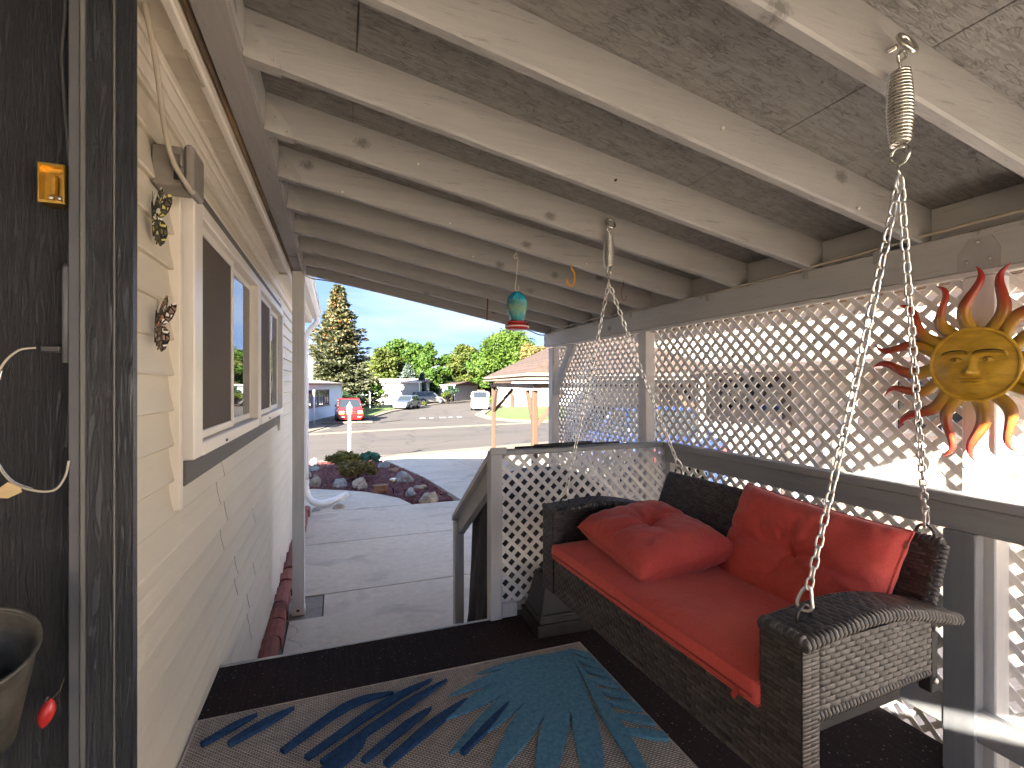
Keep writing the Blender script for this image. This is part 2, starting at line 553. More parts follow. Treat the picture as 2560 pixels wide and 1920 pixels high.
def mk_asphalt():
    m, nt, b = nodes_of('asphalt')
    v = coords(nt)
    base = (0.050, 0.040, 0.032)
    a = nz(nt, coords(nt, (.25, 1.0, 1), (0, 0, .26)), 0.55, 5, 0.6)
    col = ramp(nt, a, [(0.32, tuple(x*0.72 for x in base)), (0.6, base), (0.8, tuple(x*1.35 for x in base))])
    f = nz(nt, v, 30, 4, 0.7)
    col = mixc(nt, 0.3, col, ramp(nt, f, [(0.3, (0.03, 0.025, 0.021)), (0.7, (0.075, 0.062, 0.052))]))
    # tar-sealed cracks
    vo = add(nt, "ShaderNodeTexVoronoi", feature='DISTANCE_TO_EDGE')
    vo.inputs['Scale'].default_value = 0.42
    wv = add(nt, "ShaderNodeVectorMath", operation='ADD')
    n3 = add(nt, "ShaderNodeTexNoise"); n3.inputs['Scale'].default_value = 0.8; n3.inputs['Detail'].default_value = 5
    nt.links.new(v, n3.inputs['Vector'])
    sc = add(nt, "ShaderNodeVectorMath", operation='SCALE'); sc.inputs['Scale'].default_value = 1.6
    nt.links.new(n3.outputs['Color'], sc.inputs[0])
    nt.links.new(v, wv.inputs[0]); nt.links.new(sc.outputs[0], wv.inputs[1])
    nt.links.new(wv.outputs[0], vo.inputs['Vector'])
    crack = ramp(nt, vo.outputs['Distance'], [(0.018, 1.0), (0.034, 0.0)])
    patch = ramp(nt, nz(nt, v, 0.12, 3), [(0.42, 0.0), (0.5, 0.85)])
    col = mixc(nt, math_(nt, 'MULTIPLY', crack, patch), col, (0.020, 0.017, 0.015))
    nt.links.new(col, b.inputs['Base Color'])
    b.inputs['Roughness'].default_value = 0.85
    bump(nt, b, f, 0.3, 0.01)
    return m
MT['asphalt'] = mk_asphalt()

def mk_carpet():
    m, nt, b = nodes_of('outdoor_carpet')
    a = nz(nt, coords(nt, (40, 1.2, 1)), 3.0, 4, 0.6)
    col = ramp(nt, a, [(0.3, (0.017, 0.014, 0.015)), (0.7, (0.036, 0.028, 0.028))])
    side = nz(nt, coords(nt), 0.9, 3)
    col = mixc(nt, ramp(nt, side, [(0.4, 0.0), (0.7, 0.7)]), col, (0.040, 0.024, 0.020))
    sp = nz(nt, coords(nt), 95, 2, 0.4)
    dens = nz(nt, coords(nt), 2.4, 2)
    sm = math_(nt, 'MULTIPLY', ramp(nt, sp, [(0.685, 0.0), (0.70, 1.0)]), ramp(nt, dens, [(0.35, 0.3), (0.65, 1.0)]))
    col = mixc(nt, sm, col, (0.30, 0.26, 0.22))
    nt.links.new(col, b.inputs['Base Color'])
    b.inputs['Roughness'].default_value = 0.95
    b.inputs['Specular IOR Level'].default_value = 0.1
    wv = add(nt, "ShaderNodeTexWave", wave_type='BANDS', bands_direction='X')
    wv.inputs['Scale'].default_value = 60
    wv.inputs['Distortion'].default_value = 1.5
    nt.links.new(coords(nt), wv.inputs['Vector'])
    n1 = bump(nt, b, wv.outputs['Fac'], 0.35, 0.003)
    bump(nt, b, nz(nt, coords(nt), 220, 3, 0.7), 0.5, 0.003, n1)
    return m
MT['carpet'] = mk_carpet()

def mk_rug():
    m, nt, b = nodes_of('rug_weave')
    ck = add(nt, "ShaderNodeTexBrick")
    ck.inputs['Scale'].default_value = 1.0
    ck.inputs['Brick Width'].default_value = 0.018
    ck.inputs['Row Height'].default_value = 0.008
    ck.inputs['Mortar Size'].default_value = 0.0022
    ck.inputs['Mortar Smooth'].default_value = 0.6
    ck.inputs['Color1'].default_value = (0.70, 0.60, 0.49, 1)
    ck.inputs['Color2'].default_value = (0.58, 0.50, 0.41, 1)
    ck.inputs['Mortar'].default_value = (0.13, 0.11, 0.10, 1)
    nt.links.new(coords(nt), ck.inputs['Vector'])
    col = mixc(nt, 1.0, ck.outputs['Color'], ramp(nt, nz(nt, coords(nt), 25, 4), [(0.3, 0.8), (0.7, 1.05)]), 'MULTIPLY')
    nt.links.new(col, b.inputs['Base Color'])
    b.inputs['Roughness'].default_value = 0.95
    bump(nt, b, math_(nt, 'SUBTRACT', 1.0, ck.outputs['Fac']), 0.8, 0.003)
    return m
MT['rug'] = mk_rug()
MT['pile_blue'] = pm('blue_pile', (0.075, 0.20, 0.30), (0.14, 0.31, 0.42), 60, rough=0.95, bmp=1.0, bscale=160, bdist=.006, spec=.1)
MT['pile_navy'] = pm('navy_pile', (0.018, 0.05, 0.125), (0.035, 0.085, 0.18), 60, rough=0.95, bmp=1.0, bscale=160, bdist=.006, spec=.1)
MT['rug_edge'] = pm('rug_binding', (0.42, 0.36, 0.30), (0.34, 0.29, 0.25), 60, rough=.9, bmp=.6, bscale=120)

def mk_wicker(name, a, c):
    m, nt, b = nodes_of(name)
    gi = add(nt, "ShaderNodeNewGeometry").outputs['Random Per Island']
    col = ramp(nt, gi, [(0.0, a), (1.0, c)])
    st = nz(nt, coords(nt, (9, 9, 60)), 5, 4, 0.6)
    col = mixc(nt, 1.0, col, ramp(nt, st, [(0.3, 0.75), (0.7, 1.15)]), 'MULTIPLY')
    nt.links.new(col, b.inputs['Base Color'])
    b.inputs['Roughness'].default_value = 0.42
    b.inputs['Specular IOR Level'].default_value = 0.5
    bump(nt, b, nz(nt, coords(nt, (40, 40, 260)), 4, 3, 0.6), 0.35, 0.0015)
    return m
MT['wicker'] = mk_wicker('brown_wicker', (0.026, 0.021, 0.018), (0.085, 0.070, 0.060))
MT['wicker_core'] = pm('wicker_core', (0.012, 0.010, 0.010), rough=.7)

def mk_fabric(name, a, c):
    m, nt, b = nodes_of(name)
    n1 = nz(nt, coords(nt), 3.5, 4, 0.55)
    col = ramp(nt, n1, [(0.35, a), (0.68, c)])
    ff = nz(nt, coords(nt), 210, 3, 0.6)
    col = mixc(nt, 1.0, col, ramp(nt, ff, [(0.3, 0.86), (0.7, 1.08)]), 'MULTIPLY')
    nt.links.new(col, b.inputs['Base Color'])
    b.inputs['Roughness'].default_value = 0.85
    b.inputs['Specular IOR Level'].default_value = 0.2
    b.inputs['Sheen Weight'].default_value = 0.15
    n2 = bump(nt, b, ff, 0.25, 0.0015)
    wr = nz(nt, coords(nt, (1, 1, 1)), 9, 3, 0.5, 1.2)
    bump(nt, b, wr, 0.45, 0.014, n2)
    return m
MT['red_fabric'] = mk_fabric('red_fabric', (0.50, 0.066, 0.052), (0.60, 0.095, 0.075))
MT['red_fabric2'] = mk_fabric('red_seat_fabric', (0.54, 0.072, 0.054), (0.64, 0.10, 0.078))
MT['chain'] = pm('galvanised_chain', (0.78, 0.77, 0.74), (0.62, 0.61, 0.58), 40, rough=0.28, metal=1.0)
MT['steel'] = pm('bright_steel', (0.72, 0.70, 0.64), (0.58, 0.56, 0.50), 30, rough=0.25, metal=1.0)
MT['dark_steel'] = pm('dark_ring', (0.06, 0.055, 0.05), rough=.4, metal=.6)
MT['brass'] = pm('brass', (0.75, 0.50, 0.13), (0.62, 0.38, 0.08), 20, rough=0.28, metal=1.0, bmp=.05)
MT['black'] = pm('black_plastic', (0.015, 0.015, 0.016), (0.025, 0.025, 0.026), 20, rough=.5)
MT['white'] = pm('white_paint', (0.76, 0.76, 0.74), (0.80, 0.79, 0.77), 5, rough=.45)
MT['grey_plastic'] = pm('grey_plastic', (0.21, 0.19, 0.165), (0.25, 0.225, 0.20), 9, rough=.45)
MT['cable'] = pm('beige_cable', (0.42, 0.37, 0.29), rough=.5)
MT['cable_dark'] = pm('dark_cable', (0.05, 0.05, 0.052), rough=.5)
MT['tag_paper'] = pm('tag_paper', (0.62, 0.47, 0.24), (0.52, 0.38, 0.18), 20, rough=.8)
MT['planter'] = pm('brown_plastic', (0.014, 0.009, 0.0065), (0.030, 0.019, 0.014), 9, rough=.45, bmp=.1)
MT['cover'] = pm('grey_cover_cloth', (0.040, 0.038, 0.040), (0.060, 0.056, 0.057), 9, rough=.7, bmp=.2, bscale=30)
MT['brick'] = pm('red_paver', (0.27, 0.085, 0.06), (0.36, 0.13, 0.095), 16, rough=.85, bmp=.5, bscale=70, rnd=.25)
MT['pot_metal'] = pm('weathered_bucket', (0.07, 0.068, 0.058), (0.17, 0.165, 0.14), 14, rough=.55, metal=.4, bmp=.4, bscale=40)
MT['yellow'] = pm('yellow_hook', (0.80, 0.38, 0.02), (0.72, 0.32, 0.015), 20, rough=.35)
MT['red_plastic'] = pm('red_plastic', (0.52, 0.03, 0.025), (0.42, 0.02, 0.02), 20, rough=.35)
MT['button'] = mk_fabric('button_fabric', (0.36, 0.035, 0.025), (0.42, 0.045, 0.03))

def mk_glass(name, col, rough=0.02, ior=1.6):
    m, nt, b = nodes_of(name)
    b.inputs['Base Color'].default_value = (*col, 1)
    b.inputs['Roughness'].default_value = rough
    b.inputs['IOR'].default_value = ior
    b.inputs['Specular IOR Level'].default_value = 0.8
    return m
MT['pane'] = mk_glass('window_pane', (0.020, 0.022, 0.024), .010, 2.6)
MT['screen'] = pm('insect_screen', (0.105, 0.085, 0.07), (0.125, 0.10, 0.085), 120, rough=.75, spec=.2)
MT['car_glass'] = mk_glass('car_glass', (0.02, 0.025, 0.03), .03, 1.5)
def mk_tglass():
    m, nt, b = nodes_of('teal_crackle_glass')
    n1 = nz(nt, coords(nt), 28, 5, 0.6, 2.0)
    sepz = add(nt, "ShaderNodeSeparateXYZ"); nt.links.new(coords(nt), sepz.inputs[0])
    zz = math_(nt, 'ADD', sepz.outputs['Z'], math_(nt, 'MULTIPLY', math_(nt, 'SUBTRACT', n1, 0.5), 0.10))
    col = ramp(nt, math_(nt, 'MULTIPLY', zz, 5.2), [(0.05, (0.55, 0.88, 0.86)), (0.30, (0.08, 0.62, 0.70)), (0.55, (0.42, 0.72, 0.45)), (0.85, (0.02, 0.36, 0.52))])
    nt.links.new(col, b.inputs['Base Color'])
    b.inputs['Transmission Weight'].default_value = 0.55
    b.inputs['Roughness'].default_value = 0.06
    b.inputs['IOR'].default_value = 1.25
    bump(nt, b, n1, 0.5, 0.01)
    return m
MT['teal_glass'] = mk_tglass()

def leafmat(name, a, c, d=None):
    m, nt, b = nodes_of(name)
    gi = add(nt, "ShaderNodeNewGeometry").outputs['Random Per Island']
    cl = nz(nt, coords(nt), 0.55, 3, .6)
    mixf = math_(nt, 'ADD', math_(nt, 'MULTIPLY', gi, 0.45), math_(nt, 'MULTIPLY', ramp(nt, cl, [(.32, 0.0), (.68, 1.0)]), 0.55))
    stops = [(0.0, a), (0.6, c)] + ([(1.0, d)] if d else [])
    col = ramp(nt, mixf, stops)
    nt.links.new(col, b.inputs['Base Color'])
    b.inputs['Roughness'].default_value = 0.6
    b.inputs['Specular IOR Level'].default_value = 0.25
    tr = add(nt, "ShaderNodeBsdfTranslucent")
    nt.links.new(mixc(nt, 1.0, col, (1.0, 1.25, 0.5), 'MULTIPLY'), tr.inputs['Color'])
    ms = add(nt, "ShaderNodeMixShader"); ms.inputs[0].default_value = 0.28
    out = nt.nodes['Material Output']
    nt.links.new(b.outputs[0], ms.inputs[1]); nt.links.new(tr.outputs[0], ms.inputs[2])
    nt.links.new(ms.outputs[0], out.inputs['Surface'])
    return m
MT['leaf_green'] = leafmat('green_leaves', (0.0214, 0.052, 0.0086), (0.052, 0.101, 0.0134), (0.0796, 0.1224, 0.0184))
MT['leaf_bright'] = leafmat('bright_leaves', (0.0277, 0.0585, 0.0074), (0.0585, 0.1014, 0.0123), (0.0922, 0.1291, 0.0184))
MT['leaf_olive'] = leafmat('olive_leaves', (0.0337, 0.052, 0.0086), (0.0673, 0.0857, 0.0153), (0.104, 0.104, 0.0214))
MT['leaf_tan'] = leafmat('tan_leaves', (0.0936, 0.0792, 0.0216), (0.1512, 0.1224, 0.036), (0.1944, 0.144, 0.0432))
MT['leaf_spruce'] = leafmat('spruce_needles', (0.0413, 0.0488, 0.0263), (0.09, 0.0938, 0.0525), (0.15, 0.135, 0.075))
MT['leaf_blue'] = leafmat('blue_juniper', (0.084, 0.114, 0.102), (0.132, 0.168, 0.15), (0.18, 0.216, 0.192))
MT['leaf_dark'] = leafmat('dark_shrub', (0.015, 0.035, 0.02), (0.03, 0.06, 0.03), (0.05, 0.08, 0.035))
MT['leaf_brown'] = leafmat('bronze_shrub', (0.11, 0.075, 0.034), (0.21, 0.15, 0.05), (0.36, 0.29, 0.07))
MT['leaf_teal'] = leafmat('blue_green_shrub', (0.06, 0.15, 0.10), (0.11, 0.24, 0.17), (0.17, 0.32, 0.22))
MT['cone'] = leafmat('spruce_cones', (0.128, 0.068, 0.024), (0.208, 0.116, 0.044), (0.288, 0.176, 0.072))
MT['bark'] = pm('bark', (0.07, 0.05, 0.035), (0.12, 0.09, 0.065), 9, (1, 1, .3), rough=.9, bmp=.6)
MT['mulch'] = leafmat('red_mulch', (0.13, 0.036, 0.036), (0.22, 0.07, 0.065), (0.36, 0.17, 0.15))
MT['soil'] = pm('mulch_soil', (0.09, 0.03, 0.028), (0.15, 0.055, 0.05), 30, rough=.95, bmp=.8, bscale=60)
MT['rock'] = pm('tan_rock', (0.324, 0.243, 0.162), (0.504, 0.414, 0.315), 7, rough=.85, bmp=.6, bscale=22, bdist=.02, rnd=.35)
MT['rock_grey'] = pm('grey_rock', (0.24, 0.23, 0.21), (0.42, 0.40, 0.36), 9, rough=.85, bmp=.6, bscale=22, bdist=.02, rnd=.2)
MT['rock_red'] = pm('red_rock', (0.24, 0.12, 0.07), (0.36, 0.20, 0.12), 9, rough=.85, bmp=.6, bscale=22, bdist=.02)
MT['wood_block'] = pm('brown_block', (0.16, 0.07, 0.035), (0.24, 0.12, 0.06), 12, (1, 1, 6), rough=.8, bmp=.4)
MT['grass'] = pm('lawn', (0.044, 0.078, 0.010), (0.070, 0.105, 0.014), 1.2, rough=.9, bmp=.8, bscale=50)
MT['dirt'] = pm('dry_ground', (0.208, 0.168, 0.12), (0.272, 0.224, 0.16), 1.0, rough=.95, bmp=.4, bscale=20)
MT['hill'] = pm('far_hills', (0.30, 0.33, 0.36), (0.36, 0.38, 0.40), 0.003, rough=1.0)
MT['shingle'] = pm('brown_shingles', (0.0488, 0.0268, 0.0175), (0.0731, 0.0439, 0.0302), 10, rough=.9, bmp=.5, bscale=40, rnd=.25)
MT['grey_shingle'] = pm('grey_shingles', (0.162, 0.15, 0.132), (0.204, 0.186, 0.162), 3, rough=.9, rnd=.15)
MT['brown_post'] = painted_wood('brown_post', (0.0651, 0.0343, 0.0189), 2, knots=False, wear=.3)
MT['fascia'] = pm('carport_fascia', (0.1575, 0.1207, 0.0892), (0.189, 0.147, 0.1102), 4, rough=.6)
MT['white_wall'] = pm('white_house_wall', (0.345, 0.3375, 0.3225), (0.39, 0.3825, 0.3675), 1.2, rough=.6)
MT['blue_wall'] = pm('pale_blue_wall', (0.672, 0.704, 0.752), (0.736, 0.768, 0.816), 1.2, rough=.6)
MT['tan_wall'] = pm('tan_house_wall', (0.3, 0.198, 0.12), (0.33, 0.228, 0.144), 1.2, rough=.7)
MT['grey_wall'] = pm('grey_house_wall', (0.216, 0.222, 0.234), (0.252, 0.258, 0.27), 1.2, rough=.7)
MT['pink_trim'] = pm('pinkish_trim', (0.252, 0.156, 0.12), (0.276, 0.18, 0.144), 4, rough=.6)
MT['tyre'] = pm('tyre', (0.015, 0.015, 0.015), rough=.8)
MT['rim'] = pm('wheel_rim', (0.45, 0.45, 0.46), rough=.3, metal=.8)
MT['car_red'] = pm('red_car_paint', (0.27, 0.009, 0.0075), rough=.25, coat=.6)
MT['car_silver'] = pm('silver_car_paint', (0.18, 0.18, 0.1762), rough=.3, metal=.4, coat=.5)
MT['car_grey'] = pm('grey_blue_car_paint', (0.11, 0.13, 0.15), rough=.3, metal=.4, coat=.5)
MT['car_white'] = pm('white_car_paint', (0.3, 0.294, 0.282), rough=.3, coat=.5)
MT['car_blue'] = pm('blue_car_paint', (0.015, 0.035, 0.14), rough=.3, coat=.5)
MT['lamp_glass'] = pm('headlamp_glass', (0.70, 0.70, 0.68), rough=.1)
MT['amber'] = pm('amber_lens', (0.60, 0.25, 0.03), rough=.2)
MT['flag_red'] = pm('flag_red', (0.50, 0.04, 0.05), rough=.8)
MT['flag_blue'] = pm('flag_blue', (0.02, 0.035, 0.16), rough=.8)
# ================================================================ SETTING: ground, street, slabs
FAR = 2600
o = sheet('ground', [(-FAR, -300), (FAR, -300), (FAR, FAR), (-FAR, FAR)], -0.06, MT['dirt'], skirt=0); tag(o, kind='structure')

near_edge = [(-60, 10.5), (-8, 14.2), (-.8, 15.7), (3.5, 17.1), (7.6, 18.4), (60, 31.5)]
pan = [(-60, 11.5), (-12, 24.2), (-1.42, 27.1), (3.25, 28.4), (9.13, 29.55), (13.57, 30.5), (60, 41)]
street = tag(sheet('street', near_edge + pan[::-1], -0.03, MT['asphalt'], skirt=.03), kind='structure')
gut = [(x, y-.25) for x, y in near_edge]
tag(sheet('near_gutter', strip_poly(gut, .75), 0.0, MT['kerb'], skirt=.08), kind='structure')
tag(sheet('valley_gutter', strip_poly(pan, .75), -0.01, MT['kerb'], skirt=.05), kind='structure')
side_l = [(-12, 24.6), (-1.6, 27.5), (-.4, 31.0), (.0, 33.0), (1.8, 37.7), (4.5, 46.8), (11.9, 62.2), (15.9, 67.7), (30, 88)]
side_r = [(13.3, 30.9), (11.7, 32.5), (11.0, 34.8), (11.3, 39.1), (14.0, 45.8), (21, 60), (42, 88)]
tag(sheet('side_street', side_l[1:] + side_r[::-1] + [(9.1, 29.95), (3.2, 28.8)], -0.034, MT['asphalt'], skirt=.03), kind='structure')
tag(sheet('kerb_left', strip_poly(side_l[4:], .8), 0.06, MT['kerb'], skirt=.14), kind='structure')
tag(sheet('kerb_right', strip_poly([(60, 41.8), (22, 33.2)] + side_r, .8), 0.06, MT['kerb'], skirt=.14), kind='structure')
tag(sheet('lawn_corner', [(22, 33.7), (13.4, 31.6), (12.2, 32.9), (11.6, 35), (11.9, 39), (14.6, 45.8), (17, 50), (40, 52), (40, 37.5)], 0.09, MT['grass'], skirt=.1), kind='structure')
tag(sheet('lawn_left', [(1.6, 39), (2.3, 38.6), (4.0, 46.9), (9.5, 58.5), (5, 61), (-1, 52)], 0.09, MT['grass'], skirt=.1), kind='structure')
tag(sheet('far_apron', [(-14, 24.2), (-1.7, 27.6), (-.8, 31), (-.2, 34), (1.4, 37.7), (1.4, 46), (-6, 46), (-14, 34)], -0.005, MT['kerb'], skirt=.05), kind='structure')
# worn white road paint
for k, (x, y, w) in enumerate([(5.9, 36.9, .5), (6.7, 37.1, .35), (7.5, 37.2, .55), (8.3, 37.35, .3), (9.0, 37.5, .45)]):
    sheet('road_paint', [(x, y), (x+w, y+.05), (x+w-.05, y+.5), (x+.04, y+.42)], -0.029, MT['white'], street, skirt=0)

# concrete walk and drive: each slab its own piece, joints recessed
walk = thing('walkway', 'pale concrete walk in large jointed slabs beside the house', 'walkway'); walk['kind'] = 'structure'; del walk['category']; del walk['label']
J = .008
for y0, y1 in ((1.0, 4.57), (4.57, 6.02), (6.02, 7.52)):
    x0 = -.36 if y0 < 3 else -.46
    poly = [(x0, y0+J), (2.62, y0+J), (2.62, y1-J), (x0, y1-J)]
    if y0 < 3:
        poly = [(-.36, y0), (2.62, y0), (2.62, 4.14), (-.36, 4.14)]
        sheet('concrete_slab', [(-.11, 4.1405), (2.62, 4.1405), (2.62, y1-J), (-.11, y1-J)], 0.0, MT['concrete'], walk)
    sheet('concrete_slab', poly, 0.0, MT['concrete'], walk)
sheet('post_pad', [(-.50, 1.0), (-.372, 1.0), (-.372, 4.135), (-.50, 4.135)], -0.006, MT['concrete2'], walk)
sheet('post_pad', [(-.50, 4.15), (-.12, 4.15), (-.12, 4.555), (-.50, 4.555)], -0.006, MT['concrete2'], walk)
arc = [(-.7, 9.55), (-.5, 9.5), (.08, 9.08), (.45, 8.78), (.71, 8.42), (.95, 7.98), (1.08, 7.52+J)]
sheet('concrete_slab', [(-.46, 7.52+J)] + [(-3.5, 7.9), (-3.5, 9.6)] + arc, 0.0, MT['concrete'], walk)
drive = thing('driveway', 'driveway', 'driveway'); drive['kind'] = 'structure'; del drive['category']; del drive['label']
def edge_x(y): return 1.86 - (y-7.6)*0.078
ys = [7.54, 10.6, 13.6, 16.0]
for i in range(3):
    y0, y1 = ys[i]+J, ys[i+1]-J
    sheet('concrete_slab', [(edge_x(y0), y0), (3.1-J, y0), (3.1-J, y1), (edge_x(y1), y1)], 0.0, MT['concrete'], drive)
    y1b = y1 + (.5 if i == 2 else 0)
    sheet('concrete_slab', [(3.1+J, y0), (5.0, y0), (5.0, y1b), (3.1+J, y1b)], 0.0, MT['concrete'], drive)
sheet('concrete_slab', [(2.64, 1), (5.0, 1), (5.0, 7.52), (2.64, 7.52)], 0.0, MT['concrete'], drive)

sheet('concrete_slab', [(2.64, -14), (5.0, -14), (5.0, .98), (2.64, .98)], 0.0, MT['concrete'], drive)  # unseen side paving, added to bounce sun through the lattice
for x0, x1 in ((-6, -1.7), (-1.68, 2.62)):  # unseen pad behind the camera, added to bounce sun into the porch
    sheet('concrete_slab', [(x0, -14), (x1, -14), (x1, -3.1), (x0, -3.1)], 0.0, MT['concrete'], drive)
# far hills
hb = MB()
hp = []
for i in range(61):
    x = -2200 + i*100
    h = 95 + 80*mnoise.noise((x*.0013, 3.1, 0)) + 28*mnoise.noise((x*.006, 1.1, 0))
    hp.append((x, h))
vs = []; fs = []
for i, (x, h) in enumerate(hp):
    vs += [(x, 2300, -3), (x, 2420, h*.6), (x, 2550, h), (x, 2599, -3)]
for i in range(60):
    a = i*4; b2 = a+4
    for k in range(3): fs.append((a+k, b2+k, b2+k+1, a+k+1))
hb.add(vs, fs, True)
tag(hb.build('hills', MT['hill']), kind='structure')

# ================================================================ PORCH DECK
deck = thing('porch_deck', 'raised porch deck covered in dark brown carpet, pale metal nosing', 'deck')
mb = MB().box((-.512, -2.6, .56), (2.02, 2.478, .59)); mb.build('carpet', MT['carpet'], deck)
mb = MB().box((-.50, -2.6, .42), (2.0, 2.455, .558)); mb.build('frame', MT['railx'], deck)
mb = MB().box((-.512, 2.479, .548), (.86, 2.492, .5955), .002); mb.build('nosing', MT['steel'] if False else pm('nosing_metal', (.42,.40,.37), (.5,.48,.44), 20, rough=.5), deck)
for (x, y) in ((-.4, -2.4), (1.9, -2.4), (-.4, 2.3), (1.9, 2.3), (.75, 0)):
    MB().box((x-.045, y-.045, -.05), (x+.045, y+.045, .42)).build('leg', MT['railzl'], deck)
steps = thing('porch_steps', 'two carpeted steps below the deck nosing', 'steps')
for i in range(2):
    z = .39 - .195*i; y0 = 2.50 + .29*i
    MB().box((-.30, y0, z-.035), (.74, y0+.285, z), .003).build('tread', MT['carpet'], steps)
    MB().box((-.30, y0, 0.001), (.74, y0+.02, z-.036)).build('riser', MT['railx'], steps)

# ================================================================ PORCH ROOF
roof = thing('porch_roof', 'grey painted porch roof of sloping rafters under bare strand board', 'porch roof')
def rb(x): return 2.79 - .19*(x + .25)
RD = .134
RY = [-.505, -.098, .308, .715, 1.12, 1.53, 1.94, 2.35, 2.75, 3.16, 3.57, 3.97, 4.38]
def rafter(y, seed):
    mb = MB()
    rr = random.Random(seed)
    X0, X1, N = -.249, 2.14, 26
    sec = [(-.019, .006), (-.013, 0), (.013, 0), (.019, .006), (.019, RD), (-.019, RD)]
    vs = []; fs = []
    for i in range(N+1):
        x = X0 + (X1-X0)*i/N
        for k, (a, h) in enumerate(sec):
            j = rr.uniform(-.0012, .0012)
            if k in (0, 3) and rr.random() < .08: j += .004
            vs.append((x, y+a+j*.6, rb(x)+h+(j if k < 4 else 0)))
    n = 6
    for i in range(N):
        for k in range(n):
            k2 = (k+1) % n
            fs.append((i*n+k, (i+1)*n+k, (i+1)*n+k2, i*n+k2))
    fs.append(tuple(range(n))); fs.append(tuple(N*n+k for k in range(n))[::-1])
    mb.add(vs, fs)
    return mb.build('rafter', MT['rafter'], roof)
for i, y in enumerate(RY): rafter(y, i)
# joist hangers: a folded plate round the foot of each rafter
def hanger_mesh():
    mb = MB()
    t = .003
    for s in (-1, 1):
        poly = [(-.249, rb(-.249)-.004), (-.155, rb(-.155)-.004), (-.155, rb(-.155)+.022), (-.20, rb(-.2)+.075), (-.249, rb(-.249)+.115)]
        mb.prism([(a, b) for a, b in poly], s*.0215-t/2, s*.0215+t/2, axis=1)
    vs = [(-.249, -.023, rb(-.249)-.005), (-.155, -.023, rb(-.155)-.005), (-.155, .023, rb(-.155)-.005), (-.249, .023, rb(-.249)-.005)]
    vs += [(a, b, c+.0035) for a, b, c in vs]
    mb.add(vs, [(0,1,2,3)[::-1], (4,5,6,7), (0,1,5,4), (1,2,6,5), (2,3,7,6), (3,0,4,7)])
    for s in (-1, 1):
        for (x, h) in ((-.175, .012), (-.215, .05)):
            mb.lathe([(.004, 0), (.005, .002), (.003, .004)], 6, Matrix.Translation((x, s*.023, rb(x)+h)) @ Matrix.Rotation(s*-PI/2, 4, 'X'))
    return mb.mesh('joist_hanger')
hm = hanger_mesh()
for y in RY[:-1]:
    h = link('joist_hanger', hm, MT['hanger'], roof); h.location.y = y
MB().box((-.335, -.62, 2.783), (-.25, 4.40, 2.955), .003).build('ledger', MT['ledger'], roof)
MB().box((-.2495, -.62, 2.80), (-.2455, 4.35, 2.955)).build('ledger_face', MT['beam'], roof)
# strand-board panels with open seams, roofing above
def slope_panel(name, x0, x1, y0, y1, h0, h1, mat):
    vs = []
    for h in (h0, h1):
        for x, y in ((x0, y0), (x1, y0), (x1, y1), (x0, y1)):
            vs.append((x, y, rb(x)+h))
    return MB().add(vs, [(0,3,2,1), (4,5,6,7), (0,1,5,4), (1,2,6,5), (2,3,7,6), (3,0,4,7)]).build(name, mat, roof)
for (x0, x1, yy) in ((-.33, .05, (-.63, .715, 3.16, 4.42)), (.054, 1.27, (-.63, 1.94, 4.42)), (1.274, 2.17, (-.63, .715, 3.16, 4.42))):
    for a, b in zip(yy[:-1], yy[1:]):
        slope_panel('strand_board', x0, x1, a+.0015, b-.0015, RD+.001, RD+.0125, MT['osb'])
slope_panel('roofing', -.345, 2.20, -.635, 4.43, RD+.016, RD+.03, MT['grey_shingle'])
# end fascia rafter doubled at the street end
MB().add([(x, y, rb(x)+h) for x in (-.249, 2.16) for y in (4.401, 4.423) for h in (.01, RD+.012)],
         [(0,1,3,2), (4,6,7,5), (0,4,5,1), (2,3,7,6), (0,2,6,4), (1,5,7,3)]).build('end_fascia', MT['rafter'], roof)
# loose wooden pegs and screw heads left in the rafters
for (x, yk, h) in ((.02, 7, .012), (.52, 7, .02), (.95, 5, .05), (1.28, 7, .03), (1.62, 4, .018), (.30, 6, .06), (.75, 8, .02), (1.05, 4, .07)):
    y = RY[yk]-.0195
    MB().lathe([(.0045, 0), (.005, .004), (.0035, .009)], 7, Matrix.Translation((x, y, rb(x)+h)) @ Matrix.Rotation(PI/2, 4, 'X')).build('screw_head', MT['postwhite'] if yk != 5 else MT['dark_steel'], roof)
# beam, blocking, posts
BX0, BX1 = 1.95, 2.03
MB().box((BX0, -.63, 2.24), (BX0+.039, 4.42, 2.372), .004).build('beam', MT['beam'], roof)
MB().box((BX0+.041, -.63, 2.24), (BX1, 4.42, 2.372), .004).build('beam', MT['beam'], roof)
for a, b in zip(RY[:-1], RY[1:]):
    MB().box((2.0, a+.021, 2.374), (2.036, b-.021, 2.495), .002).build('blocking', MT['beam'], roof)
MB().box((BX0-.004, -.63, 2.222), (BX0+.03, 4.2, 2.238), .002).build('batten', MT['post'], roof)
def post(x0, x1, y0, y1, z0, z1, m, name='post', par=None):
    return MB().box((x0, y0, z0), (x1, y1, z1), .004).build(name, m, par or roof)
post(BX0+.002, BX1-.002, .897, .985, -.03, 2.22, MT['postwhite'])
post(BX0+.002, BX1-.002, 2.725, 2.812, -.03, 2.22, MT['post'])
post(BX0+.002, BX1-.002, 4.225, 4.312, -.03, 2.22, MT['post'])
post(BX0+.002, BX1-.002, -.62, -.53, -.03, 2.22, MT['post'])
post(-.345, -.255, 4.22, 4.31, .004, 2.782, MT['postwhite'])
MB().box((-.348, 4.216, .0), (-.252, 4.314, .055), .003).build('post_shoe', MT['trim'], roof)
MB().box((-.315, 4.2155, .03), (-.29, 4.2185, .052), .001).build('rust_patch', MT['flash'], roof)
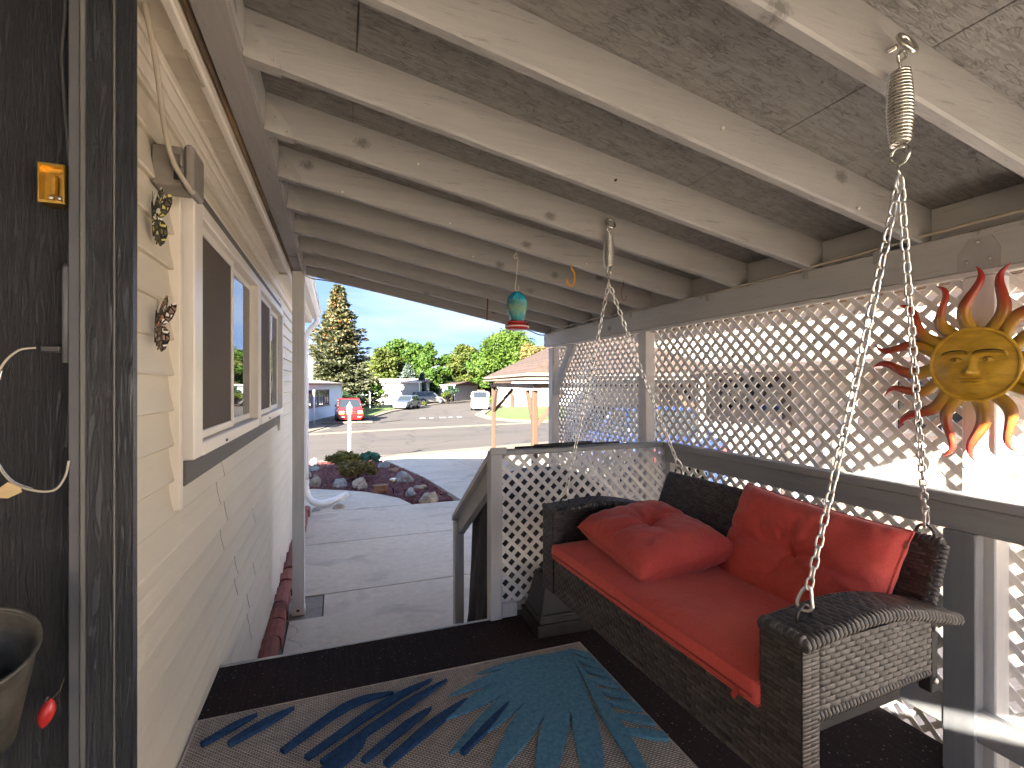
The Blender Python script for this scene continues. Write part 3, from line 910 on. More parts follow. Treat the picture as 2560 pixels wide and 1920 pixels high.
# knee brace at the street corner
bz = MB()
M = Matrix.Translation((1.985, 4.235, 1.80)) @ Matrix.Rotation(math.atan2(.40, .44), 4, 'X')
bz.box((-.02, -.045, -.02), (.02, .045, .59), .004, M); bz.build('knee_brace', MT['railzl'], roof)
# octagonal steel plate where the near post meets the beam
pl = [( .883, 2.30), (.905, 2.345), (.965, 2.345), (.995, 2.30), (.995, 2.245), (.983, 2.232), (.895, 2.232), (.883, 2.245)]
MB().prism(pl, BX0-.003, BX0-.0005, 0).build('tie_plate', MT['hanger'], roof)
for (y, z) in ((.94, 2.33), (.91, 2.27), (.97, 2.27)):
    MB().lathe([(.006, 0), (.007, .002), (.004, .005)], 8, Matrix.Translation((BX0-.003, y, z)) @ Matrix.Rotation(-PI/2, 4, 'Y')).build('bolt', MT['screw'], roof)
for y in (2.15, 1.55, 1.25, 2.9, 3.4):
    MB().box((BX0-.005, y-.012, 2.335), (BX0-.0005, y+.012, 2.385), .001).build('cable_clip', MT['hanger'], roof)

# ================================================================ LATTICE
def lattice(name, label, mat4, W, H, pitch=.0518, w=.0215, t=.007, group=None):
    """crossed diagonal slats, W x H, in the local x/z plane"""
    root = thing(name, label, 'lattice', group=group)
    root.matrix_world = mat4
    rect = [(0, 0), (W, 0), (W, H), (0, H)]
    c = math.sqrt(.5)
    for sgn, y0 in ((1, 0.0), (-1, t)):
        ks = [a*c + b*sgn*c for a, b in rect]
        k = min(ks) + pitch*(.35 if sgn > 0 else .6)
        kr = random.Random(int(W*1000)+sgn)
        while k < max(ks):
            p = clip_half(rect, c, sgn*c, k - w/2, False)
            p = clip_half(p, c, sgn*c, k + w/2, True) if len(p) > 2 else []
            if len(p) > 2:
                MB().prism(p, y0, y0+t-.0002, axis=1).build('slat', MT['lattice'], root)
            k += pitch + kr.uniform(-.0012, .0012)
    return root
def frameX(x, y, z):   # local x runs to -Y, local z up, local y points away (+X)
    return Matrix(((0, 1, 0, x), (-1, 0, 0, y), (0, 0, 1, z), (0, 0, 0, 1)))
lattice('lattice_panel', 'white lattice panel beside the beam, from the sun post to the middle post', frameX(2.034, 2.735, .45), 1.78, 1.82, group='porch side lattice')
lattice('lattice_panel', 'white lattice panel with the knee brace, at the street end of the porch', frameX(2.034, 4.30, .30), 1.50, 1.98, group='porch side lattice')
lattice('lattice_panel', 'sunlit white lattice panel right of the sun post at the picture edge', frameX(2.034, .93, .45), 1.0, 1.82, group='porch side lattice')
lattice('lattice_panel', 'low white lattice panel filling the railing beside the steps', Matrix.Translation((.845, 2.50, .66)), 1.10, .815, group='deck front lattice')

# ================================================================ RAILINGS
rail = thing('deck_railing', 'grey wooden deck railing behind the swing', 'railing')
MB().box((1.885, -.6, 1.478), (1.948, 2.46, 1.512), .004).build('rail_cap', MT['rail'], rail)
MB().box((1.900, -.6, 1.392), (1.936, 2.46, 1.4765), .003).build('top_rail', MT['rail'], rail)
MB().box((1.902, -.6, .735), (1.936, 2.46, .835), .003).build('bottom_rail', MT['rail'], rail)
MB().box((1.893, .92, .592), (1.939, 1.008, 1.391), .003).build('post', MT['railz'], rail)
MB().box((1.893, -.55, .592), (1.939, -.46, 1.391), .003).build('post', MT['railz'], rail)
MB().box((2.048, -.3, 1.10), (2.085, .80, 1.19), .003).build('outer_board', MT['postwhite'], rail)
MB().box((2.048, .60, .0), (2.09, .70, 2.2), .003).build('outer_post', MT['postwhite'], rail)

front = thing('stair_railing', 'grey stair railing sloping from the lattice post to the walk', 'railing')
MB().box((.80, 2.475, 1.478), (1.95, 2.545, 1.506), .004).build('rail_cap', MT['railx'], front)
MB().box((.775, 2.465, .40), (.842, 2.535, 1.50), .004).build('post', MT['railzl'], front)
MB().box((.845, 2.515, .60), (1.95, 2.55, .655), .003).build('bottom_rail', MT['railx'], front)
MB().box((.842, 2.470, .592), (.93, 2.512, .665), .003).build('foot_block', MT['post'], front)
MB().box((1.94, 2.46, .40), (2.03, 2.55, 1.475), .004).build('post', MT['railzl'], front)
MB().box((.775, 3.30, .004), (.84, 3.37, .90), .004).build('lower_post', MT['railzl'], front)
def slopebar(x0, x1, ya, za, yb, zb, h, name, mat):
    vs = [(x, y, z+d) for x in (x0, x1) for (y, z) in ((ya, za), (yb, zb)) for d in (0, h)]
    return MB().add(vs, [(0,1,3,2), (4,6,7,5), (0,4,5,1), (2,3,7,6), (0,2,6,4), (1,5,7,3)]).build(name, mat, front)
slopebar(.772, .862, 2.455, 1.49, 3.39, .885, .036, 'handrail_cap', MT['railzl'])
slopebar(.80, .842, 2.536, 1.435-.13, 3.299, .94-.13, .128, 'handrail_board', MT['rail'])

# ================================================================ HOUSE
house = thing('mobile_home', 'beige lap-sided home with twin sliding windows beside the walk', 'house', (0, 0, 0))
WX = -.51
MB().box((-8.2, 1.32, .02), (-.532, 7.66, 2.95)).build('wall_core', MT['trim'], house)
MB().box((-8.2, -3.05, .02), (-1.5, 1.19, 2.95)).build('rear_wall', MT['siding'], house)  # unseen rear end; its length, with the roof's, set to block sun from the swing
WY0, WY1, WZ0, WZ1 = 1.83, 4.69, 1.528, 2.60
CH = .113
rr = random.Random(3)
for k in range(0, 25):
    z0 = .089 + CH*k
    spans = [(1.30, 7.7)]
    if WZ0-.02 < z0 + CH*.5 < WZ1:
        spans = [(1.30, WY0), (WY1, 7.7)]
    for (a, b) in spans:
        cuts = [a]
        if b - a > 2:
            base = (2.45 if k % 3 == 0 else 4.9 if k % 3 == 1 else 3.4) + rr.uniform(-.12, .12)
            if k in (10, 11, 7, 6, 4, 3):
                base = {10: 2.62, 11: 2.47, 7: 2.86, 6: 2.86, 4: 3.22, 3: 3.22}[k]
            while base < b - .6:
                if base > a + .5: cuts.append(base)
                base += rr.uniform(2.2, 3.0)
        cuts.append(b)
        for i in range(len(cuts)-1):
            p = .0025 if i % 2 else 0
            y0, y1 = cuts[i] - (.02 if i else 0), cuts[i+1]
            xo = WX + p
            prof = [(xo-.02, z0-.001), (xo+.013, z0-.001), (xo+.0175, z0+.004), (xo+.015, z0+.012), (xo+.005, z0+.06), (xo-.001, z0+CH+.003), (xo-.02, z0+CH+.003)]
            mb = MB()
            vs = [(x, y, z) for y in (y0, y1) for x, z in prof]
            n = len(prof)
            fs = [tuple(range(n)), tuple(range(n, 2*n))[::-1]] + [(q, n+q, n+(q+1) % n, (q+1) % n) for q in range(n)]
            mb.add(vs, fs); mb.build('siding_board', MT['siding'], house)
MB().box((-.53, 7.62, .05), (-.488, 7.715, 2.82), .004).build('corner_board', MT['trim'], house)
# J-channel and trim round the windows
MB().box((-.53, 1.815, 1.46), (-.478, 1.85, 2.62), .003).build('trim_strip', MT['trim'], house)
MB().box((-.53, 1.852, 1.50), (-.492, 1.872, 2.59)).build('dark_gap', MT['darktrim'], house)
MB().box((-.53, 1.875, 1.528), (-.478, 4.66, 1.612), .004).build('sill_board', MT['darktrim'], house)
MB().box((-.53, 1.875, 2.515), (-.470, 4.66, 2.57), .004).build('head_board', MT['darktrim'], house)
MB().box((-.53, 4.662, 1.46), (-.478, 4.69, 2.62), .003).build('trim_strip', MT['trim'], house)
MB().box((-.53, 1.85, 2.572), (-.480, 4.69, 2.60), .003).build('trim_strip', MT['trim'], house)

def window(y0, y1, z0, z1, wide):
    fr = MB()
    X0, X1 = -.53, -.452
    fr.box((X0, y0, z0), (X1, y0+wide, z1), .004)
    fr.box((X0, y1-.05, z0), (X1, y1, z1), .004)
    fr.box((X0, y0+wide, z0), (X1+.004, y1-.05, z0+.05), .004)
    fr.box((X0, y0+wide, z1-.05), (X1, y1-.05, z1), .004)
    w = fr.build('window', MT['vinyl'], house)
    a, b = y0+wide, y1-.05
    m = (a+b)/2
    def sash(ya, yb, xo, name):
        s = MB()
        zz0, zz1 = z0+.052, z1-.052
        t = .032
        s.box((xo-.02, ya, zz0), (xo, ya+t, zz1), .003); s.box((xo-.02, yb-t, zz0), (xo, yb, zz1), .003)
        s.box((xo-.02, ya+t, zz0), (xo, yb-t, zz0+t), .003); s.box((xo-.02, ya+t, zz1-t), (xo, yb-t, zz1), .003)
        s.build(name, MT['vinyl'], w)
        return (ya+t, yb-t, zz0+t, zz1-t, xo)
    ya, yb, za, zb, xo = sash(a+.001, m+.02, -.472, 'sash')
    MB().box((xo-.012, ya, za), (xo-.008, yb, zb)).build('screen', MT['screen'], w)
    ya, yb, za, zb, xo = sash(m-.005, b-.001, -.494, 'sash')
    pn = MB().box((xo-.014, ya, za), (xo-.010, yb, zb))
    pn.v = [(x+(y-(ya+yb)/2)*.030, y, z) for x, y, z in pn.v]      # glass skewed so its reflection misses the post and catches the sky
    pn.build('pane', MT['pane'], w)
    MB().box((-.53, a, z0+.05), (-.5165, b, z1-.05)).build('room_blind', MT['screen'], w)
    MB().box((X1+.004, a+.35, z0+.012), (X1+.007, a+.38, z0+.022)).build('weep_hole', MT['black'], w)
window(1.875, 3.30, 1.614, 2.513, .105)
window(3.312, 4.655, 1.614, 2.513, .05)

# frieze, soffit, fascia, flashing
for i, (x, z0, z1) in enumerate(((-.486, 2.70, 2.745), (-.478, 2.747, 2.785), (-.470, 2.787, 2.818))):
    MB().box((-.53, 1.30, z0), (x, 7.7, z1), .003).build('frieze_board', MT['trim'], house)
y = .7
while y < 7.8:
    wd = .118
    mb = MB()
    prof = [(y, 2.823), (y+.004, 2.819), (y+wd-.010, 2.819), (y+wd-.004, 2.8235), (y+wd, 2.823)]
    vs = [(x, a, b) for x in (-.53, -.372) for a, b in prof]
    n = 5
    fs = [(q, q+1, n+q+1, n+q) for q in range(n-1)]
    mb.add(vs, fs).build('soffit_panel', MT['soffit'], house)
    y += wd
MB().box((-.378, -2.86, 2.795), (-.362, 7.82, 2.985), .003).build('fascia', MT['trim'], house)
MB().box((-.40, -2.86, 2.786), (-.374, 7.82, 2.818), .004).build('fascia_lip', MT['vinyl'], house)
fl = MB()
fl.tube([(-.349+.003*mnoise.noise((yy*3, 0, 0)), yy, 2.803+.004*mnoise.noise((yy*4, 5, 0))) for yy in np.arange(-.6, 4.5, .06)], .013, 7)
fl.build('flashing', MT['flash'], house)
gt = MB()
prof = [(-.36, 2.98), (-.36, 2.86), (-.29, 2.86), (-.255, 2.90), (-.255, 2.955), (-.235, 2.965), (-.235, 2.985), (-.245, 2.985), (-.262, 2.965), (-.268, 2.905), (-.295, 2.872), (-.345, 2.872), (-.345, 2.98)]
gt.prism([(a, b) for a, b in prof], 4.45, 7.9, 1); gt.build('gutter', MT['white'], house)
gt = MB(); gt.prism([(a, b+.045) for a, b in prof], -3.12, -.66, 1); gt.build('gutter', MT['white'], house)  # raised length out of view, added to keep the sun off the deck rail
MB().box((-.53, 4.5, 2.80), (-.36, 7.9, 2.812)).build('eave_board', MT['soffit'], house)
rf = MB()
prof = [(-.345, 2.99), (-.345, 3.02), (-4.35, 4.02), (-8.5, 2.99), (-8.5, 2.955), (-4.35, 3.98)]
rf.prism(prof, -3.12, 7.86, 1); rf.build('roof', MT['grey_shingle'], house)
MB().prism([(-.54, 2.951), (-8.1, 2.951), (-4.35, 3.97)], 7.6, 7.65, 1).build('gable', MT['siding'], house)
MB().prism([(-.54, 2.951), (-8.1, 2.951), (-4.35, 3.97)], -3.04, -3.0, 1).build('gable', MT['siding'], house)
# downspout
ds = MB()
def rect_tube(pts, wx, wy):
    for a, b in zip(pts[:-1], pts[1:]): ds.tube([a, b], wx, 6, smooth=False)
ds.tube(smooth_path([(-.30, 7.80, 2.87), (-.30, 7.80, 2.80), (-.40, 7.79, 2.68), (-.45, 7.78, 2.56), (-.45, 7.78, 2.4), (-.45, 7.78, .42)], 5), .038, 8)
ds.build('downspout', MT['white'], house)
# ribbed drain pipe
dp = MB()
path = smooth_path([(-.45, 7.78, .44), (-.45, 7.775, .30), (-.40, 7.76, .15), (-.28, 7.76, .075), (-.13, 7.80, .07), (.04, 7.88, .11), (.15, 7.93, .15)], 14)
rs = [.050 + .005*math.sin(i*PI/1.5) for i in range(len(path))]
dp.tube(path, rs, 12, cap=False)
dp.tube(path[::-1], [r-.006 for r in rs[::-1]], 12, cap=False)
tag(dp.build('drain_pipe', MT['white']), 'white ribbed drain pipe elbow lying on the walk below the downspout', 'pipe')

# brick edging along the foot of the wall
edging = thing('brick_edging', 'row of small red brick pavers along the foot of the siding', 'edging')
bm_ = []
for k in range(4):
    mb = MB()
    prof = [(-.055, 0), (.055, 0), (.055, .085), (.045, .105), (.02, .118), (-.02, .12), (-.05, .108), (-.055, .09)]
    mb.prism(prof, -.058, .058, 1)
    me = mb.mesh('brick'); me.materials.append(MT['brick']); bm_.append(me)
y = 2.62; i = 0
while y < 7.6:
    b = link('brick', bm_[i % 4], None, edging)
    b.location = (-.438 + rr.uniform(-.012, .012), y, rr.uniform(-.022, .012))
    b.rotation_euler = (rr.uniform(-.04, .04)+.17, rr.uniform(-.04, .04), rr.uniform(-.05, .05))
    y += .148; i += 1

# dark projecting entry wall at the left
entry = thing('entry_wall', 'dark charcoal textured wall with vertical trim boards at the left edge', 'wall')
MB().box((-1.52, 1.205, .0), (-.436, 1.318, 3.2)).build('panel', MT['darkpanel'], entry)
MB().box((-.497, 1.178, .0), (-.478, 1.204, 3.2), .002).build('trim_edge', pm('slate_trim', (.075,.078,.09), (.09,.092,.10), 9, rough=.45), entry)
MB().box((-.4775, 1.174, .0), (-.468, 1.204, 3.2), .002).build('edge_strip', MT['darkedge'], entry)
MB().box((-.4675, 1.172, .0), (-.425, 1.204, 3.2), .003).build('trim_board', MT['darkboard'], entry)
MB().box((-.4245, 1.176, .0), (-.421, 1.204, 3.2), .001).build('edge_strip', MT['darkedge'], entry)
MB().box((-.4205, 1.178, .0), (-.3925, 1.206, 3.2), .003).build('trim_board', MT['darkboard'], entry)
# ================================================================ WICKER SWING
def weave(mb, fn, U, V, bu=.030, bv=.0115, h=.0035, keep=None):
    """rows of bulged strands in running bond; fn(u, v) -> (point, normal) in metres"""
    rows = max(1, int(round(V/bv))); bv = V/rows
    cols = max(1, int(round(U/bu))); bu = U/cols
    us = (0.02, .25, .75, .98); hs = (0.0, .9, .9, 0.0)
    vs_ = (.05, .5, .95); hv = (.35, 1.0, .35)
    for j in range(rows):
        off = .5*(j % 2)
        for i in range(-1, cols+1):
            a0 = (i+off)*bu; a1 = a0+bu
            a0 = max(a0, 0); a1 = min(a1, U)
            if a1-a0 < bu*.2: continue
            if keep and not keep((a0+a1)/2, (j+.5)*bv): continue
            P = []
            for q, vv in enumerate(vs_):
                for p, uu in enumerate(us):
                    pt, n = fn(a0+(a1-a0)*uu, (j+vv)*bv)
                    P.append(Vector(pt)+Vector(n)*h*(hs[p]*.75+.25)*hv[q])
            F = [(q*4+p, q*4+p+1, q*4+p+5, q*4+p+4) for q in range(2) for p in range(3)]
            mb.add(P, F, True)
    return mb

def wraps(mb, path, r, seg=.011, n=8):
    """edge bound with wound strands"""
    pts = [Vector(p) for p in path]
    L = sum((b-a).length for a, b in zip(pts[:-1], pts[1:]))
    m = max(2, int(L/seg))
    def pos(s):
        s = max(0, min(L, s))
        for a, b in zip(pts[:-1], pts[1:]):
            l = (b-a).length
            if s <= l or b is pts[-1]: return a.lerp(b, min(1, s/l) if l else 0)
            s -= l
    for i in range(m):
        a, b = pos(L*(i+.04)/m), pos(L*(i+.96)/m)
        c = (a+b)/2
        mb.tube([a, a.lerp(c, .4), c.lerp(b, .6), b], [r*.88, r, r, r*.88], n)
    return mb

SWL = (.895, 1.365, .955)
SWYAW = .045
swing = thing('porch_swing', 'dark brown wicker porch swing with curved arms hung by chains', 'swing', SWL, SWYAW)
HL = .622
SM = Matrix.Translation(SWL) @ Matrix.Rotation(SWYAW, 4, 'Z')
def armh(v):
    t = v/.60
    return .372 + .016*math.sin(min(1, t*1.1)*PI) - .060*max(0, t-.4)**1.5*1.9
def make_arm(sgn):
    yo, yi = sgn*HL, sgn*(HL-.105)
    lo, hi = min(yo, yi), max(yo, yi)
    core = MB()
    core.box((.006, lo+.004, .004), (.055, hi-.004, .365))
    core.box((.055, yo-sgn*.030 if sgn > 0 else yo+.006, .205), (.47, yo-.006 if sgn > 0 else yo+.030, .345))
    N = 14
    P = []
    for i in range(N+1):
        v = 0.006+.59*i/N
        P += [(v, lo+.004, armh(v)-.03), (v, hi-.004, armh(v)-.03), (v, hi-.004, armh(v)-.006), (v, lo+.004, armh(v)-.006)]
    F = [(0,1,2,3), (N*4+3, N*4+2, N*4+1, N*4)]
    for i in range(N):
        for k in range(4):
            F.append((i*4+k, (i+1)*4+k, (i+1)*4+(k+1) % 4, i*4+(k+1) % 4))
    core.add(P, F)
    arm = core.build('arm', MT['wicker_core'], swing)
    w = MB()
    # front face, strands across
    weave(w, lambda u, v: ((.004, lo+.002+u, .004+v), (-1, 0, 0)), .101, .355, .034, .012, .0035)
    # top, strands running across the arm
    weave(w, lambda u, v: ((.004+v, lo+.002+u, armh(v)-.005), (0, 0, 1)), .101, .59, .034, .0165, .0052)
    # outer and inner cheek
    yc = yo
    weave(w, lambda u, v: ((.058+u, yc, .205+v), (0, sgn, 0)), .41, .145, .034, .0135, .0052)
    weave(w, lambda u, v: ((.058+u, yo-sgn*.034, .205+v), (0, -sgn, 0)), .41, .145, .024, .0135, .0035)
    weave(w, lambda u, v: ((.004+u, yi, .165+v), (0, -sgn, 0)), .052, .19, .026, .012, .003)
    weave(w, lambda u, v: ((.004+u, yo, .0+v), (0, sgn, 0)), .054, .345, .054, .009, .003)
    o = w.build('arm_weave', MT['wicker'], arm); o['kind'] = 'stuff'
    e = MB()
    edge = [(0.006+.59*i/20, yo-sgn*.004, armh(0.006+.59*i/20)-.017) for i in range(21)]
    wraps(e, edge, .0165, .0145)
    edge = [(0.006+.59*i/20, yi+sgn*.004, armh(0.006+.59*i/20)-.017) for i in range(21)]
    wraps(e, edge, .0165, .0145)
    wraps(e, [(.596, yi, armh(.596)-.018), (.596, yo, armh(.596)-.018)], .015, .0145)
    wraps(e, [(.010, yi, .366), (.010, yo, .366)], .013, .0145)
    e.build('arm_binding', MT['wicker'], arm)
    f = MB()
    wraps(f, [(.05, yo-sgn*.014, .190), (.47, yo-sgn*.014, .196)], .017, .012)
    f.build('lower_bar', MT['wicker'], arm)
    u = MB().box((.472, min(yo, yo-sgn*.03), .14), (.50, max(yo, yo-sgn*.03), .335), .003)
    up = u.build('upright', MT['wicker_core'], arm)
    for z in (.17, .30):
        MB().lathe([(.008, 0), (.0085, .003), (.005, .006)], 8, Matrix.Translation((.486, yo, z)) @ Matrix.Rotation(-sgn*PI/2, 4, 'X')).build('bolt', MT['screw'], arm)
    r = MB()
    yr = sgn*(HL-.055)
    r.tube([(.085+.024*math.cos(a), yr, armh(.085)-.008+.030*math.sin(a)+.006) for a in np.linspace(-.35, PI+.35, 14)], .0042, 7)
    r.build('hanging_eye', MT['dark_steel'], arm)
    return arm
make_arm(-1); make_arm(1)
# seat box
sb = MB().box((.012, -HL+.10, .055), (.53, HL-.10, .155))
seatb = sb.build('seat_base', MT['wicker_core'], swing)
w = MB()
weave(w, lambda u, v: ((.010, -HL+.104+u, .002+v), (-1, 0, 0)), 2*HL-.208, .155, .034, .0135, .0055)
weave(w, lambda u, v: ((.012+v, -HL+.104+u, .003), (0, 0, -1)), 2*HL-.208, .20, .030, .014, .003)
o = w.build('seat_weave', MT['wicker'], seatb); o['kind'] = 'stuff'
# back: leaning slab
B0, B1 = Vector((.505, 0, .13)), Vector((.655, 0, .485))
bd = (B1-B0); bl = bd.length; bd.normalize()
bn = Vector((-bd.z, 0, bd.x))
HB = .553
def bp(u, v, d): return B0 + bd*v + bn*d + Vector((0, u, 0))
bk = MB()
cs = [bp(s*(HB-.01), v, d) for s in (-1, 1) for v in (0, bl-.01) for d in (-.036, -.003)]
bk.add(cs, [(0,1,3,2), (4,6,7,5), (0,4,5,1), (2,3,7,6), (0,2,6,4), (1,5,7,3)])
back = bk.build('backrest', MT['wicker_core'], swing)
w = MB()
weave(w, lambda u, v: (bp(-HB+u, v, -.001), bn), 2*HB, bl-.014, .024, .0108, .004)
weave(w, lambda u, v: (bp(-HB+u, v, -.038), -bn), 2*HB, bl-.014, .030, .014, .003)
weave(w, lambda u, v: (bp(-HB, v, -.036+u), Vector((0, -1, 0))), .034, bl-.014, .017, .010, .003)
weave(w, lambda u, v: (bp(HB, v, -.036+u), Vector((0, 1, 0))), .034, bl-.014, .017, .010, .003)
o = w.build('back_weave', MT['wicker'], back); o['kind'] = 'stuff'
e = MB()
wraps(e, [bp(-HB, bl-.012, -.019), bp(HB, bl-.012, -.019)], .0195, .0125)
wraps(e, [bp(-HB, 0, -.019), bp(-HB, bl-.012, -.019)], .016, .0125)
wraps(e, [bp(HB, 0, -.019), bp(HB, bl-.012, -.019)], .016, .0125)
e.build('back_binding', MT['wicker'], back)
for s in (-1, 1):
    c = bp(s*.505, bl+.012, -.019)
    MB().tube([(c.x, c.y+.022*math.cos(a), c.z+.024*math.sin(a)-.004) for a in np.linspace(-.4, PI+.4, 14)], .004, 7).build('hanging_eye', MT['dark_steel'], back)

# ---------------- springs and chains
def spring(y, x, label, ztop, zbot):
    t = thing('swing_spring', label, 'spring', (x, y, zbot))
    h = ztop - zbot
    n = 22
    m = MB()
    pts = []; 
    for i in range(n*14+1):
        q = i/(n*14)
        r = .0165 + .0055*math.sin(PI*min(1, q*1.0))
        pts.append((r*math.cos(2*PI*n*q), r*math.sin(2*PI*n*q), h*q))
    m.tube(pts, .0030, 6); m.build('coil', MT['steel'], t)
    MB().tube(smooth_path([(.016, 0, h), (.004, .0, h+.006), (0, 0, h+.02), (.012, -.004, h+.033), (0, -.006, h+.042), (-.012, -.004, h+.03), (-.004, 0, h+.02)], 6), .0032, 7).build('top_loop', MT['steel'], t)
    MB().tube([(.0, .018*math.cos(a), -.022+.020*math.sin(a)) for a in np.linspace(0.2, 2*PI-.2, 20)], .0032, 7).build('bottom_loop', MT['steel'], t)
    e = MB()
    e.tube([(0+.022*math.cos(a), -.014+.010*math.sin(a), h+.052+.022*math.sin(a)) for a in np.linspace(0, 2*PI, 24, endpoint=False)], .0052, 8, closed=True)
    e.tube([(0, .006, h+.058), (0, .06, h+.060)], .005, 8)
    e.build('eye_bolt', MT['steel'], t)
    MB().tube([(0, 0, -.040), (0, 0.004, -.052), (0, 0, -.064)], .0026, 6).build('link_pin', MT['steel'], t)
    return (x, y, zbot-.066)
S1 = spring(.672, 1.12, 'barrel shaped steel spring on the near rafter above the near arm', 2.532, 2.378)
S2 = spring(1.897, 1.16, 'small steel spring on the third rafter holding the far chains', 2.545, 2.401)

def link_mesh(L=.0345, W=.0195, r=.0026):
    m = MB()
    a = L/2-W/2
    R_ = W/2 - r
    pts = []
    for i in range(7): 
        th = -PI/2 + PI*i/6
        pts.append((R_*math.sin(th+PI/2)*0 + R_*math.cos(th+PI/2-PI/2+PI/2)*1, 0, 0))
    pts = []
    for i in range(7):
        th = PI*i/6
        pts.append((R_*math.cos(th), 0, a+R_*math.sin(th)))
    for i in range(7):
        th = PI + PI*i/6
        pts.append((R_*math.cos(th), 0, -a+R_*math.sin(th)))
    m.tube(pts, r, 6, closed=True)
    me = m.mesh('chain_link'); me.materials.append(MT['chain'])
    return me
LM = link_mesh()
def chain(p, q, label, sag=.01, twist=0.0):
    p, q = Vector(p), Vector(q)
    t = thing('swing_chain', label, 'chain', tuple(q), group='swing chains')
    d = q-p
    n = int(round(d.length/.0262))
    z = d.normalized()
    rr_ = random.Random(int(abs(q.x*1000)+abs(q.y*100)))
    for i in range(n):
        s = (i+.5)/n
        pos = p + d*s + Vector((0, 0, -sag*4*s*(1-s)))
        o = link('chain_link', LM, None, t)
        rot = z.to_track_quat('Z', 'Y').to_matrix().to_4x4() @ Matrix.Rotation((PI/2 if i % 2 else 0) + .75 + twist*s + rr_.uniform(-.12, .12), 4, 'Z')
        o.matrix_local = Matrix.Translation(pos-q) @ rot
    return t
def sw(p): return SM @ Vector(p)
def snap(t, q):
    pass
fr_n = sw((.085, -(HL-.055), armh(.085)+.020)); fr_f = sw((.085, HL-.055, armh(.085)+.020))
cb = bp(-.505, bl+.030, -.019); bk_n = sw(cb)
cb = bp(.505, bl+.030, -.019); bk_f = sw(cb)
def carabiner(parent, base, up, label=None):
    m = MB()
    z = Vector(up).normalized()
    M = Matrix.Translation(base) @ z.to_track_quat('Z', 'Y').to_matrix().to_4x4() @ Matrix.Rotation(1.35, 4, 'Z')
    pts = [(0, 0, -.004), (.011, 0, -.001), (.016, 0, .010), (.013, 0, .03), (.007, 0, .047), (.0, 0, .053), (-.006, 0, .046), (-.010, 0, .028), (-.015, 0, .010), (-.010, 0, 0)]
    m.tube(smooth_path(pts + [pts[0]], 4)[:-1], .0038, 7, closed=True, M=M)
    o = m.build('snap_hook', MT['chain'], parent)
    o.location = -Vector(parent.location)
for (S, q, lab) in ((S1, fr_n, 'long chain to the front of the near wicker arm'), (S1, bk_n, 'long chain to the near end of the swing back'),
                    (S2, fr_f, 'thin looking chain to the front of the far wicker arm'), (S2, bk_f, 'thin looking chain to the far end of the swing back')):
    d = (Vector(S)-q).normalized()
    t = chain(S, q+d*.048, lab, .012, .5)
    carabiner(t, q, d)

# ---------------- cushions
def pillow(name, label, a, b, th, M, mat, tuft=.6, seed=0, n=64, flange=.0, puck=1.0):
    rs = random.Random(seed)
    m = MB()
    ph = [rs.uniform(0, 6.28) for _ in range(6)]
    def side(sg):
        def fn(u, v):
            x = u*2-1; y = v*2-1
            # rounded outline pulled in between the corners
            pin = 1 - .055*(1-y*y)*abs(x)**3 
            pin2 = 1 - .045*(1-x*x)*abs(y)**3
            X = x*a/2*pin; Y = y*b/2*pin2
            e = max(0, (1-abs(x)**5))**.5*max(0, (1-abs(y)**5))**.5
            z = th/2*e
            rad = math.hypot(X, Y)
            ang = math.atan2(Y, X)
            dimple = math.exp(-(rad/.026)**2)*.50 + math.exp(-(rad/.075)**2)*.32
            z *= 1 - tuft*dimple
            wr = (math.sin(5*ang+ph[0]) + .7*math.sin(9*ang+ph[1]) + .5*math.sin(14*ang+ph[2]))
            z += .0030*puck*wr*math.exp(-((rad-.06)/.05)**2)*e
            # creases running along the long side through the button
            z -= .012*puck*math.exp(-((Y+.012*math.sin(X*18+ph[3]))/.014)**2)*e*min(1, abs(X)*9)*math.exp(-(abs(X)/.22)**2)
            z += .006*puck*mnoise.noise((X*9+seed, Y*9, sg*3.0))*e
            edge = max(abs(x), abs(y))
            z += .0035*puck*math.sin((X if abs(y) > abs(x) else Y)*95+ph[4]+3*mnoise.noise((X*12, Y*12, seed)))*max(0, (edge-.62)/.38)*e
            z += .003*puck*mnoise.noise((X*24+seed, Y*24, sg*5.0))*e
            rg = (1-abs(mnoise.noise((X*7+seed*2, Y*7, sg*2.0))))**9
            rg2 = (1-abs(mnoise.noise((X*13+seed, Y*13+5, sg*2.0))))**12
            z -= (.0045*rg + .0025*rg2)*puck*e
            return (X, Y, sg*(z + .002))
        return fn
    m.grid(side(1), n, n); 
    k = len(m.f)
    m.grid(side(-1), n, n)
    m.f = m.f[:k] + [f[::-1] for f in m.f[k:]]
    # piping closes the rim
    rim = []
    f = side(1)
    for i in range(n): rim.append(f(i/n, 0))
    for i in range(n): rim.append(f(1, i/n))
    for i in range(n): rim.append(f(1-i/n, 1))
    for i in range(n): rim.append(f(0, 1-i/n))
    root = thing(name, label, 'cushion')
    root.matrix_world = M
    body = m.build('cover', mat, root)
    p = MB().tube([(x, y, 0) for x, y, z in rim], .0042, 6, closed=True); p.build('piping', mat, root)
    if tuft > .3:
        zc = side(1)(.5, .5)[2]
        MB().lathe([(.0155, -.004), (.0165, .001), (.012, .005), (.004, .0065)], 16, Matrix.Translation((0, 0, zc+.001))).build('button', MT['button'], root)
    return root
